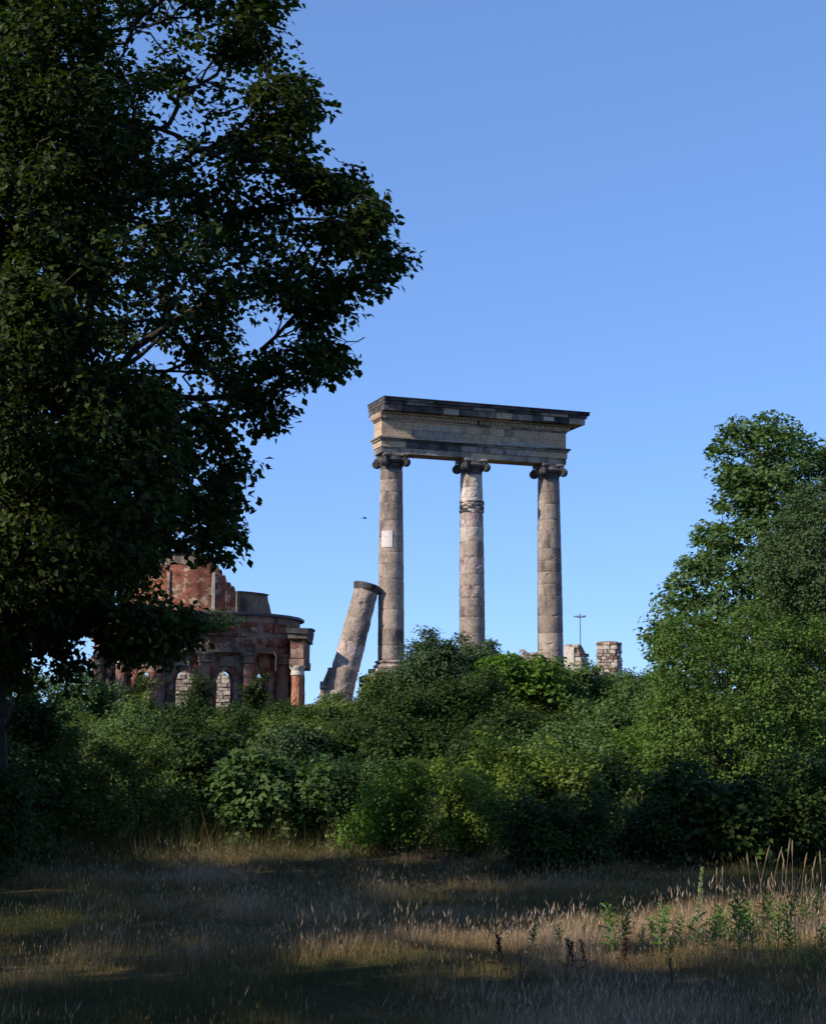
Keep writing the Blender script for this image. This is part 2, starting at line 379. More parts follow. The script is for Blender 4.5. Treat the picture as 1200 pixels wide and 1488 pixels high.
# ------------------------------------------------------------------ entablature
E0 = colpos[0]+Vector((0, 0, HC))
ent = empty('entablature', E0, 'long weathered stone entablature with dentils and a dark projecting cornice on top of three columns', 'entablature')
ent.rotation_euler = (0, 0, PHI)     # local x along the beam, -y to the front
LX0, LX1 = -.66, 2*SPACE+.70
def course(nm, z0, z1, yf, xl, xr, mats, blocks, j=.006, yb=None, seed=1):
    """blocks along x, from xl to xr, each its own piece"""
    rnd = random.Random(seed); yb = yf if yb is None else yb
    cuts = [xl]
    for i in range(blocks-1): cuts.append(xl+(xr-xl)*(i+1+rnd.uniform(-.18, .18))/blocks)
    cuts.append(xr)
    for i in range(blocks):
        mb = MB(); g = .006; dz = rnd.uniform(-j, j); dy = rnd.uniform(-j, j)
        x0, x1 = cuts[i]+g, cuts[i+1]-g; n = 5
        # subdivided front with worn edges
        rows = []
        prof = [(-yf, z0+.003), (-yf, (z0+z1)/2), (-yf, z1-.003), (yb, z1-.003), (yb, z0+.003)]
        for k in range(n+1):
            x = x0+(x1-x0)*k/n; row = []
            for pi_, (y, z_) in enumerate(prof):
                wj = .012*mnoise.noise(Vector((x*3, z_*5, seed)))
                row.append((x, y+dy+(wj if y < 0 else 0), z_+(.6*wj if pi_ in (0, 2) else 0)))
            rows.append(row)
        mb.grid(rows, True); mb.face(rows[0][::-1]); mb.face(rows[-1])
        m_ = mats[rnd.randrange(len(mats))]
        mb.build(nm, m_, ent)
D, DP, PB = M['ent_dark'], M['ent_pale'], M['ent']
course('architrave_block', 0, .27, .50, LX0, LX1, [D, D, PB], 6, seed=2)
course('architrave_block', .273, .56, .54, LX0-.04, LX1+.04, [D, D, PB, M['black']], 7, seed=3)
course('moulding', .563, .66, .60, LX0-.1, LX1+.1, [D, M['black'], D], 6, seed=4)
course('moulding', .663, .74, .68, LX0-.16, LX1+.17, [D, DP, M['black']], 7, seed=5)
course('frieze_block', .743, 1.14, .50, LX0, LX1, [PB, PB, PB, D], 7, seed=6)
course('frieze_block', 1.143, 1.50, .505, LX0+.003, LX1+.003, [PB, PB, PB], 6, seed=17)
course('moulding', 1.503, 1.58, .55, LX0-.04, LX1+.05, [D, PB], 7, seed=8)
course('dentil_band', 1.583, 1.78, .555, LX0-.05, LX1+.055, [PB, D], 5, seed=9)
mb = MB(); x = LX0-.12; rnd = random.Random(3)
while x < LX1+.1:
    if rnd.random() < .9: mb.box(x, x+.095, -.655, -.57, 1.60, 1.765, None, .006)
    x += .155
y = -.6
while y < .5:
    mb.box(LX1+.07, LX1+.155, y, y+.095, 1.60, 1.765, None, .006); mb.box(LX0-.155, LX0-.07, y, y+.095, 1.60, 1.765, None, .006); y += .155
tag(mb.build('dentils', M['ent'], ent), kind='stuff')
course('moulding', 1.783, 1.86, .70, LX0-.12, LX1+.22, [D, PB], 7, seed=10)
course('corona_block', 1.863, 2.15, 1.06, LX0-.09, LX1+.74, [M['black'], D, PB, M['black']], 11, seed=11, yb=1.0)
course('moulding', 2.153, 2.29, 1.12, LX0-.11, LX1+.82, [M['black'], D], 9, seed=12, yb=1.02)
course('cornice_cap', 2.293, 2.42, 1.20, LX0-.13, LX1+.93, [M['black']], 9, j=.012, seed=13, yb=1.04)
mb = MB(); mb.box(LX0-.14, LX1+.96, -1.24, 1.06, 2.436, 2.465, None, .01); mb.build('cover_sheet', M['lead'], ent)
# repaired and stained pieces let into the front
for (x0, x1, z0, z1, m_) in ((.9, 2.4, .80, 1.10, 'ent_dark'), (1.35, 2.85, 1.20, 1.36, 'ent_pale'), (5.0, 6.5, .765, .90, 'ent_pale'), (6.75, 7.9, .765, .93, 'ent_pale'), (7.2, 7.75, 1.93, 2.12, 'ent_pale')):
    mb = MB(); yf = 1.075 if z0 > 1.9 else .52
    n = 8; rows = []
    for k in range(n+1):
        xx = x0+(x1-x0)*k/n; e = .02*mnoise.noise(Vector((xx*4, z0, 1)))
        rows.append([(xx, -yf, z0+e), (xx, -yf, z1+e), (xx, -yf+.03, z1+e), (xx, -yf+.03, z0+e)])
    mb.grid(rows, True); mb.face(rows[0][::-1]); mb.face(rows[-1])
    mb.build('inset_stone', M[m_], ent)

# ------------------------------------------------------------------ masonry pieces made of single stones
def stone_mesh(seed, mat):
    rnd = random.Random(seed); mb = MB()
    c = []
    for z in (-.5, .5):
        for x, y in ((-.5, -.5), (.5, -.5), (.5, .5), (-.5, .5)):
            c.append((x*rnd.uniform(.82, 1), y*rnd.uniform(.8, 1), z*rnd.uniform(.78, 1)))
    P0 = [Vector(q) for q in c]; top = [q.copy() for q in P0]
    mb.hexa(P0)
    me = bpy.data.meshes.new('stone'); me.from_pydata(mb.v, [], mb.f); me.materials.append(mat); me.update(); return me
SM = [stone_mesh(i, M['rubble']) for i in range(6)] + [stone_mesh(20+i, M['cream']) for i in range(3)] + [stone_mesh(40, M['brick']), stone_mesh(41, M['drum'])]
def stone_block(root, x0, x1, y0, y1, z0, topf, seed, sw=.3, sh=.15, core=None, mats=None, faces='flrb'):
    """a lump of wall from x0..x1, y0..y1 (root's own axes): mortar core and single face stones; topf(x) height"""
    rnd = random.Random(seed); mb = MB(); n = max(3, int((x1-x0)/.25)); rows = []
    for k in range(n+1):
        x = x0+.08+(x1-x0-.16)*k/n; t_ = topf(x)-.06
        rows.append([(x, y0+.08, z0), (x, y0+.08, t_), (x, y1-.08, t_-.02), (x, y1-.08, z0)])
    mb.grid(rows, True); mb.face(rows[0][::-1]); mb.face(rows[-1]); mb.build('core', core or M['mortar'], root)
    ms = mats or SM; cnt = 0
    z = z0
    while True:
        h = sh*rnd.uniform(.8, 1.25)
        tm = max(topf(x0+(x1-x0)*k/8) for k in range(9))
        if z+h*.6 > tm: break
        spans = []
        if 'f' in faces: spans.append(('f', x0, x1))
        if 'l' in faces: spans.append(('l', y0+.12, y1))
        if 'r' in faces: spans.append(('r', y0+.12, y1))
        for (sd, a, b) in spans:
            u = a-rnd.uniform(0, .05)
            while u < b-.05:
                w_ = min(sw*rnd.uniform(.6, 1.4), b-u+.03); cx = u+w_/2
                xx = cx if sd == 'f' else (x0 if sd == 'l' else x1)
                if z+h*.7 < topf(min(x1, max(x0, xx)))+rnd.uniform(-.06, .06):
                    dd = .24; o = link('stone', ms[rnd.randrange(len(ms))], root)
                    pr = rnd.uniform(-.04, .04)
                    if sd == 'f': o.location = (cx, y0+dd/2-.03+pr, z+h/2); o.scale = (w_*.97, dd, h*.95)
                    elif sd == 'l': o.location = (x0+dd/2-.03+pr, cx, z+h/2); o.scale = (dd, w_*.97, h*.95)
                    else: o.location = (x1-dd/2+.03-pr, cx, z+h/2); o.scale = (dd, w_*.97, h*.95)
                    o.rotation_euler = (rnd.uniform(-.06, .06), rnd.uniform(-.06, .06), rnd.uniform(-.08, .08)); cnt += 1
                u += w_
        z += h
    return cnt

# podium below the columns
pod = empty('podium_wall', colpos[0]+Vector((0, 0, -2.6)), 'overgrown rubble podium wall showing at the foot of the left tall column', 'wall'); pod.rotation_euler = (0, 0, PHI)
stone_block(pod, -1.15, 1.2, -1.05, .9, 1.2, lambda x: 2.58, 3, .34, .17, faces='fl')
mb = MB(); mb.box(-1.15, 2*SPACE+1.1, -.98, 1.1, 0, 1.25, None, .02); mb.box(1.18, 2*SPACE+1.1, -.98, 1.1, 1.25, 2.57, None, .02)
mb.build('footing', M['mortar'], pod)
rr_ = random.Random(8)
mb = MB(); mb.box(-1.0, .0, -1.0, -.82, 2.60, 2.74, None, .03); mb.build('stone', M['rubble'], pod)

# cream wall end behind right column, left of it
def wall_thing(name, px, py_bot, Y, wpx, dep, topf, label, cat, seed, rot=0, **kw):
    p = at(px, py_bot, Y); t_ = empty(name, p, label, cat); t_.rotation_euler = (0, 0, rot)
    w_ = wpx/F_PX*Y; stone_block(t_, -w_/2, w_/2, 0, dep, 0, topf, seed, **kw); return t_
k = 82/F_PX
wall_thing('ruined_wall', 757, 1015, 81, 62, .7, lambda x: 1.55+.75*sst(-1.0, .3, x)+.12*math.sin(x*9), 'low cream ruined wall directly behind the right tall column', 'wall', 5, core=M['cream'], mats=SM[3:9])
cs = wall_thing('ruined_pier', 833, 1015, 82, 27, .9, lambda x: 2.72-.5*sst(.05, .5, x)+.05*math.sin(x*11), 'short cream rendered pier with broken reddish side, just right of the tall columns', 'pier', 7, R(-28), core=M['brick_plaster'], mats=SM[2:9], sh=.2)
mb = MB(); mb.box(-.42, .06, -.06, .03, .1, 2.55, None, .03); mb.build('render_coat', M['cream'], cs)
wall_thing('ruined_pillar', 882, 1015, 84, 30, .9, lambda x: 2.98-.08*abs(x), 'tapering freestanding rubble pillar of red and cream stones beside the right hand tree', 'pillar', 9, R(-24), sh=.17, sw=.32)
pp = at(885, 1015, 83.6); t_ = empty('fallen_masonry', pp, 'heap of broken masonry at the foot of the freestanding rubble pillar', 'rubble')
stone_block(t_, -.75, 1.0, 0, .8, 0, lambda x: 1.35-.5*abs(x+.1)+.05*math.sin(9*x), 12)

# mast behind the pier
mp_ = at(844, 1000, 84); zt = at(844, 897, 84).z-mp_.z
mast = empty('mast', mp_, 'thin metal mast with a star shaped head sticking up behind the short cream pier', 'mast')
def tube(mb, a, b, r0, r1=None, seg=6):
    a = Vector(a); b = Vector(b); r1 = r0 if r1 is None else r1; d = (b-a).normalized()
    u = d.orthogonal().normalized(); v = d.cross(u); rows = []
    for p, r_ in ((a, r0), (b, r1)): rows.append([p+u*(r_*math.cos(q*2*math.pi/seg))+v*(r_*math.sin(q*2*math.pi/seg)) for q in range(seg)])
    mb.grid(rows, True); mb.face(rows[0][::-1]); mb.face(rows[1])
metal = plain('grey_metal', (.12, .13, .15), .5, .6)
mb = MB(); tube(mb, (0, 0, 0), (0, 0, zt), .03, .022); mb.build('pole', metal, mast)
for k_ in range(5):
    a = k_*2*math.pi/5+.3; e = Vector((.30*math.cos(a), .30*math.sin(a), zt+.03))
    mb = MB(); tube(mb, (0, 0, zt), e, .022); tube(mb, e, e+Vector((0, 0, .07)), .045, .02); mb.build('arm', metal, mast)
mb = MB(); tube(mb, (0, 0, zt), (0, 0, zt+.2), .06, .02); mb.build('finial', metal, mast)

# bird
b0 = at(530, 753, 60); mb = MB()
rows = []
for (x, r_) in ((-.11, .004), (-.07, .02), (-.02, .035), (.04, .03), (.07, .024), (.095, .02), (.12, .003)):
    rows.append([(x, r_*math.cos(q*math.pi/4), r_*math.sin(q*math.pi/4)) for q in range(8)])
mb.grid(rows, True)
mb.v = [(x*.75, y*.75, z*.75) for x, y, z in mb.v]
bird = mb.build('bird', plain('dark_feathers', (.06, .055, .06), .7), None, True, b0)
tag(bird, 'tiny dark bird gliding in the blue sky left of the tall columns', 'bird')
for s_ in (-1, 1):
    mb = MB(); pts = [(.05, 0, .01), (.03, s_*.09, .035), (.0, s_*.2, .02), (-.05, s_*.1, .028), (-.05, 0, .01)]
    mb.face(pts); mb.face([(x, y, z-.008) for x, y, z in pts][::-1]); mb.build('wing', bird.data.materials[0], bird)
mb = MB(); pts = [(-.09, -.01, .0), (-.17, -.035, 0), (-.17, .035, 0), (-.09, .01, 0)]; mb.face(pts); mb.face([(x, y, z-.006) for x, y, z in pts][::-1]); mb.build('tail', bird.data.materials[0], bird)

# ------------------------------------------------------------------ leaning column
pb = at(485, 1036, 73.6); pt = at(534, 851, 74.2)
ax = (pt-pb); LH = ax.length
lean = empty('leaning_column', pb, 'broken reddish grey column leaning to the right against the left tall column', 'column')
lean.rotation_euler = ax.to_track_quat('Z', 'Y').to_euler()
segs = [0, .9, 2.0, 3.2, 4.3, LH-.22]
for i in range(5):
    z0, z1 = segs[i], segs[i+1]
    make_drum(lean, z0-.002, z1+.006, .635-.095*(z0/LH), .635-.095*(z1/LH), M['drum_rough'] if i in (0, 2) else M['drum'], 200+i, .028)
mb = MB(); lathe(mb, [(.55, LH-.30), (.58, LH-.22), (.595, LH-.2), (.595, LH-.14), (.61, LH-.11), (.635, LH-.03), (.635, LH+.02), (.59, LH+.04)], 40, .015, 4)
mb.build('collar', M['black'], lean)
lean_wall = wall_thing('ruined_wall', 484, 1075, 73.9, 36, .8, lambda x: 2.45+.85*sst(-.55, -.2, x)+.1*math.sin(8*x), 'lump of pinkish broken masonry clinging to the foot of the leaning column', 'wall', 14, R(5), sh=.16, sw=.28)
wall_thing('ruined_wall', 515, 1085, 72.5, 60, .7, lambda x: 1.72+.25*math.sin(3*x)+.15*math.sin(11*x), 'low crumbling stone wall between the leaning column and the tall columns', 'wall', 15, 0, sh=.18)
wall_thing('ruined_wall', 452, 1075, 74.5, 26, .7, lambda x: 1.55+.2*math.sin(5*x), 'small heap of pale masonry between the brick rotunda and the leaning column', 'wall', 16, 0)

# ------------------------------------------------------------------ brick rotunda
RC = Vector((at(289, 1000, 70).x, 70, 0)); RZ = 2.0
RK = 78/70
rot = empty('rotunda', (RC.x*RK, RC.y*RK, EYE+(RZ-EYE)*RK), 'round ruined brick building with arched openings, half hidden by the big oak', 'building')
rot.scale = (RK, RK, RK)
def ring(mb, r0, r1, z0, z1, a0, a1, jt=0, step=3, zfun=None, zbot=None):
    """curved block; angle 0 faces the camera, + to the right; z absolute"""
    n = max(1, int(abs(a1-a0)/step)); rows = []; uvr = []
    for k in range(n+1):
        a = a0+(a1-a0)*k/n; c, s_ = math.sin(R(a)), -math.cos(R(a))
        zt_ = (zfun(a) if zfun else z1)-RZ; zb = (zbot(a) if zbot else z0)-RZ
        j1 = jt*mnoise.noise(Vector((a*.2, zt_, 0)))
        rows.append([(c*(r1+j1), s_*(r1+j1), zb), (c*(r1+j1), s_*(r1+j1), zt_), (c*r0, s_*r0, zt_), (c*r0, s_*r0, zb)])
    for i in range(n):
        for q in range(4):
            k2 = (q+1) % 4; P_ = [rows[i][q], rows[i+1][q], rows[i+1][k2], rows[i][k2]]
            u0, u1 = R(a0+(a1-a0)*i/n)*r1, R(a0+(a1-a0)*(i+1)/n)*r1
            if q in (0, 2): mb.face(P_, [(u0, P_[0][2]), (u1, P_[1][2]), (u1, P_[2][2]), (u0, P_[3][2])])
            else: mb.face(P_)
    for e, rw in ((0, rows[0][::-1]), (1, rows[-1])): mb.face(rw, [(math.hypot(p[0], p[1]), p[2]) for p in rw])
def zat(py, Y): return at(289, py, Y).z
wins = [-2+24.5*k for k in range(-7, 8)]
colA = [10.25+24.5*k for k in range(-7, 7)]
z_arch = zat(1000, 66.2); HALF = 5.2
front = [a for a in wins if abs(a) < 105]
def arch_bot(a, ac, zc=None):
    return zat(975, 66.2)-.38+.38*math.sqrt(max(0, 1-((a-ac)/HALF)**2))
for i, ac in enumerate(front):   # pier to the right of each window, spandrel above it
    mb = MB(); ring(mb, 3.6, 4.05, RZ, 5.45, ac+HALF, ac+24.5-HALF, .03, 3); mb.build('pier', M['brick_plaster'] if i % 2 else M['brick'], rot)
    mb = MB(); ring(mb, 3.62, 4.04, 0, 5.45, ac-HALF, ac+HALF, .0, 1.3, None, lambda a: arch_bot(a, ac)); mb.build('arch', M['brick_plaster'], rot)
    mb = MB(); ring(mb, 3.7, 4.12, RZ, zat(1045, 66), ac-HALF+.3, ac+HALF-.3, .02, 3); mb.build('parapet', M['brick_plaster'], rot)
mb = MB(); a = front[0]; ring(mb, 3.6, 4.05, RZ, 5.45, a-24.5+HALF, a-HALF, .03); mb.build('pier', M['brick'], rot)
for i, a in enumerate([c for c in colA if abs(c) < 125]):
    c_ = Vector((math.sin(R(a)), -math.cos(R(a)), 0))
    mb = MB(); rows_ = [(.27, RZ+.02), (.27, 3.0), (.255, 4.2), (.23, 5.02)]
    n = 14; prof = []
    for k_ in range(n+1):
        z = 2.02+(5.02-2.02)*k_/n; prof.append((.27-.04*(k_/n), z-RZ))
    lathe(mb, prof, 18, .03, i); o = mb.build('engaged_column', M['red_render'], rot, False, c_*4.28)
    mb = MB(); lathe(mb, [(.23, 5.03-RZ), (.29, 5.06-RZ), (.29, 5.10-RZ), (.25, 5.14-RZ), (.30, 5.3-RZ), (.37, 5.38-RZ), (.37, 5.45-RZ), (.3, 5.46-RZ)], 18, .05, i+30)
    mb.build('capital', M['buff'], rot, False, c_*4.28)
# pilaster strip and blind panel pieces above arches
for i, ac in enumerate(front):
    mb = MB(); ring(mb, 4.0, 4.13, 4.92, 5.3, ac-4, ac+4, .06, 2); mb.build('blind_panel', M['buff'], rot)
mb = MB(); ring(mb, 3.7, 4.42, 5.46, 5.68, -128, 128, .06, 2); mb.build('architrave', M['buff'], rot)
mb = MB(); ring(mb, 3.7, 4.36, 5.683, 6.12, -128, 128, .10, 2); mb.build('frieze', M['brick_plaster'], rot)
mb = MB(); ring(mb, 3.6, 4.22, 6.123, 6.98, -128, 128, .03, 3); mb.build('attic_wall', M['buff'], rot)
for k_ in range(-5, 6):
    a = 10.25+24.5*k_/1.0
    mb = MB(); ring(mb, 4.15, 4.262, 6.32, 6.72, a-14.5, a+7.0, .0, 3); mb.build('brick_panel', M['brick'], rot)
def cornice(a0, a1):
    mb = MB(); ring(mb, 4.1, 4.52, 6.125, 6.28, a0, a1, .02, 3); mb.build('cornice', M['buff'], rot)
    mb = MB(); ring(mb, 4.1, 4.68, 6.283, 6.42, a0+.5, a1-.5, .02, 3); mb.build('cornice', M['buff'], rot)
    mb = MB(); ring(mb, 4.1, 4.82, 6.423, 6.60, a0+1, a1-1, .02, 3); mb.build('cornice', M['black'], rot)
    mb = MB(); ring(mb, 4.1, 4.88, 6.603, 6.65, a0+1, a1-1, .0, 3); mb.build('cover_sheet', M['lead'], rot)
cornice(78, 127); cornice(-112, -34)
mb = MB(); ring(mb, 4.2, 4.50, 6.125, 6.22, -20, 33, .08, 2); mb.build('cornice', M['brick_plaster'], rot)
mb = MB(); ring(mb, .0, 4.42, 6.983, 7.06, -180, 180, .0, 4); mb.build('ledge', M['lead'], rot)
mb = MB(); ring(mb, 2.6, 4.34, 7.063, 7.10, -180, 180, .05, 4); mb.build('ledge_stone', M['buff'], rot)
# upper drum
def drum_top(a):
    n = .22*mnoise.noise(Vector((a*.45, 1, 1)))
    stp = math.floor(a/3.5)*3.5+2*mnoise.noise(Vector((a*.9, 2, 2)))
    if a < 8: return 9.55
    return 9.5-1.35*sst(8, 36, stp)+n
mb = MB(); ring(mb, 2.5, 2.95, 7.103, 9.5, -100, 36, .02, 1.5, drum_top); mb.build('upper_drum', M['brick'], rot)
mb = MB(); ring(mb, 2.55, 3.0, 9.1, 9.56, -95, 8.5, .03, 2, None, lambda a: 9.13+.12*mnoise.noise(Vector((a*.12, 5, 0)))); mb.build('drum_render', M['buff'], rot)
mb = MB(); ring(mb, .3, 3.12, 9.563, 9.66, -180, 9.5, .0, 3); mb.build('roof_sheet', M['lead'], rot)
mb = MB(); ring(mb, 2.5, 3.05, 7.103, 8.0, 36.5, 84, .03, 2, lambda a: 7.78+.22*(a < 74)-.5*sst(74, 86, a)); mb.build('parapet_block', M['buff'], rot)
mb = MB(); ring(mb, 2.45, 3.12, 8.003, 8.07, 36.5, 73, .02, 3); mb.build('coping', M['black'], rot)
for a in (-42, -18, 17.5):
    mb = MB(); ring(mb, 2.9, 3.03, 7.11, 8.9 if a < 0 else 8.8, a-1, a+1, .02, 1); mb.build('pilaster_strip', M['cream'] if a > 0 else M['buff'], rot)
mb = MB(); ring(mb, 2.9, 3.2, 7.11, 7.2, 14, 22, .03, 2); mb.build('sill', M['cream'], rot)
# thin downpipe-like render strip
a = 51; mb = MB(); c_ = Vector((math.sin(R(a)), -math.cos(R(a)), 0)); tube(mb, c_*4.45+Vector((0, 0, 4.75-RZ)), c_*4.47+Vector((0, 0, 5.4-RZ)), .04); tube(mb, c_*4.47+Vector((0, 0, 5.4-RZ)), c_*4.5+Vector((-.14, 0, 5.55-RZ)), .05); mb.build('pipe', M['cream'], rot)

# porch corner added so the rotunda's right end column stands free in the sun
zq = lambda py: EYE+(1090-py)/2400*65.2
cx_ = at(432, 1000, 65.2).x-RC.x; cy_ = -4.8
mb = MB(); zc0, zc1 = RZ, zq(984); lathe(mb, [(.25-.03*k_/14, (zc1-zc0)*k_/14) for k_ in range(15)], 20, .035, 77); mb.build('added_porch_column', M['orange_brick'], rot, False, (cx_, cy_, 0))
mb = MB(); z_ = zc1-RZ; lathe(mb, [(.22, z_+.002), (.27, z_+.04), (.26, z_+.12), (.24, z_+.2), (.31, z_+.34), (.31, z_+.40)], 20, .02, 78); mb.build('capital', M['cream'], rot, False, (cx_, cy_, 0))
zb = z_+.402; z3 = zq(930)-RZ; z4 = zq(916)-RZ
mb = MB(); mb.box(cx_-.30, cx_+.27, cy_-.28, -.9, zb, zb+.28, None, .02); mb.box(cx_-.27, cx_+.24, cy_-.25, -.9, zb+.283, z3, None, .02); mb.build('added_porch_beam', M['brick_plaster'], rot)
mb = MB(); mb.box(cx_-.36, cx_+.36, cy_-.36, -.9, z3+.003, (z3+z4)/2, None, .02); mb.build('cornice', M['buff'], rot)
mb = MB(); mb.box(cx_-.44, cx_+.40, cy_-.46, -.9, (z3+z4)/2+.003, z4, None, .03); mb.build('cornice', M['black'], rot)

# lit cream wall seen through the openings
pw = Vector((at(260, 1000, 79).x, 79.5, 1.6)); pw = Vector((pw.x*RK, pw.y*RK, 1.6)); bw = empty('ruined_wall', pw, 'long cream broken wall seen through the openings of the brick rotunda', 'wall')
stone_block(bw, -4.2, 4.4, 0, .6, 0, lambda x: 4.15+.3*math.sin(1.3*x)+.12*math.sin(7*x), 21, sw=.42, sh=.2, faces='f', core=M['cream'], mats=SM[6:9]+SM[:4])

# ------------------------------------------------------------------ foliage machinery
rs = np.random.RandomState(7)
Sv = np.array(S)
def gp(px, py): return np.array(ground_at(px, py))
LIT = [(gp(px, py), r_) for px, py, r_ in (
    (790, 1392, .3), (850, 1386, .5), (920, 1374, .75), (990, 1364, .85), (1060, 1356, .9), (1130, 1346, 1.0), (1195, 1342, 1.1),
    (30, 1421, -.35), (90, 1424, -.4), (20, 1340, -.35), (80, 1335, -.4), (500, 1392, -.45), (545, 1387, -.45),
    (320, 1258, -.3), (400, 1260, -.1), (480, 1264, -.1), (560, 1268, -.1), (640, 1258, .3))]
LIT += [(np.array(at(px, py, Y)), r_) for px, py, Y, r_ in (
    (570, 1180, 24.5, .9), (610, 1210, 24.3, .9), (660, 1180, 24.5, 1.0), (720, 1140, 26, 1.1), (800, 1120, 26.5, 1.0), (880, 1125, 26.5, .9), (1080, 1170, 23.2, .5), (1170, 1120, 23.2, .8), (430, 1120, 26, .5),
    (500, 290, 20.3, .45), (560, 335, 20.2, .4), (530, 300, 19.5, .4), (380, 190, 19.5, .5), (350, 100, 19.5, .4), (520, 400, 20, .3), (60, 80, 18.5, .4), (330, 330, 19, .3), (180, 340, 18, .3), (215, 600, 18, .3), (80, 800, 18.5, .4), (260, 640, 19, .3),
    (560, 1190, 27, 1.0), (620, 1160, 28, 1.3), (700, 1130, 29, 1.4), (780, 1120, 30, 1.3), (880, 1120, 32, 1.3), (660, 1220, 26.5, .8), (90, 1070, 24, .2), (210, 1080, 24, .3),
    (430, 1140, 29, .9), (520, 1110, 30, 1.0), (1000, 960, 38, 2.2), (1100, 960, 37, 2.2), (1150, 1040, 33, 1.5), (940, 1090, 33, 1.2), (300, 830, 74.6, 1.0), (260, 850, 74.6, .6), (330, 870, 74.6, .8), (200, 870, 74.6, .6),
    (433, 1000, 72.6, .6), (433, 960, 72.6, .45), (360, 875, 74.6, .7), (375, 870, 75, .6), (145, 925, 77, .5), (200, 950, 74, .3),
    (175, 1000, 88, .8), (228, 1000, 88, .9), (285, 1010, 88, .5), (341, 1005, 88, .9), (390, 990, 88, .6))]
LPA = np.array([l[0] for l in LIT]); LRA = np.array([l[1] for l in LIT]); OAKI = (LPA[:, 1] > 17.9) & (LPA[:, 1] < 20.6) & (LPA[:, 2] > 2)
def carve(C, pad=.7, oak_only=False):
    """True for clusters that leave the sunlit places alone"""
    LP, LR = (LPA[OAKI], LRA[OAKI]) if oak_only else (LPA, LRA)
    d = C[:, None, :]-LP[None]; t_ = d@Sv; perp = np.linalg.norm(d-t_[..., None]*Sv, axis=2)
    return ~((t_ > .5) & (perp < LR+pad)).any(axis=1)
def unit(a): return a/np.maximum(1e-9, np.linalg.norm(a, axis=-1, keepdims=True))
def leaves(C, crad, per, size, ctr, lo=0., hi=1., flat=.6, simple=False, droop=0., ctint=None):
    """leaf blades: C cluster centres, crad radius, per leaves each"""
    n = len(C); cr = crad*rs.uniform(.7, 1.3, n)
    idx = np.repeat(np.arange(n), per); m_ = len(idx)
    off = unit(rs.normal(size=(m_, 3)))*(rs.uniform(0, 1, m_)**.45)[:, None]*cr[idx][:, None]; off[:, 2] *= flat
    # leaves sit in small rosettes
    P_ = C[idx]+off
    out = unit(off*1.0+.5*unit(C[idx]-ctr)*cr[idx][:, None])
    nr = unit(out*.5+np.array([0, 0, .75])+rs.normal(size=(m_, 3))*.45)
    dr = rs.normal(size=(m_, 3))+out*.8; dr[:, 2] -= droop; dr = unit(dr-(dr*nr).sum(1)[:, None]*nr); sd = np.cross(nr, dr)
    sz = size*rs.uniform(.65, 1.3, m_)[:, None]
    ct = rs.uniform(0, .5, n) if ctint is None else ctint
    tint = lo+(hi-lo)*np.clip(ct[idx]+rs.uniform(0, .5, m_), 0, 1)
    if simple:
        T = [(0, 0, 0), (.34, .45, .10), (0, 1, -.05), (-.34, .45, .10)]
        Fi = np.array([[0, 1, 2], [0, 2, 3]])
    elif simple == 'mid':
        T = [(0, 0, 0), (.30, .30, .07), (.27, .74, .06), (0, 1, -.06), (-.27, .74, .06), (-.30, .30, .07)]
        Fi = np.array([[0, 1, 2], [0, 2, 3], [0, 3, 4], [0, 4, 5]])
    else:
        T = [(0, 0, 0), (.24, .22, .05), (.17, .42, .05), (.36, .62, .10), (.12, .86, .02), (0, 1, -.08), (-.12, .86, .02), (-.36, .62, .10), (-.17, .42, .05), (-.24, .22, .05)]
        Fi = np.array([[0, 1, 2], [0, 2, 5], [2, 3, 5], [3, 4, 5], [0, 5, 8], [5, 6, 7], [5, 7, 8], [0, 8, 9]])
    k = len(T); V = np.stack([P_+(sd*tx+dr*ty+nr*tz)*sz for tx, ty, tz in T], axis=1).reshape(-1, 3)
    Fc = (Fi[None]+(np.arange(m_)*k)[:, None, None]).reshape(-1, 3)
    return V, Fc, np.repeat(tint, k)
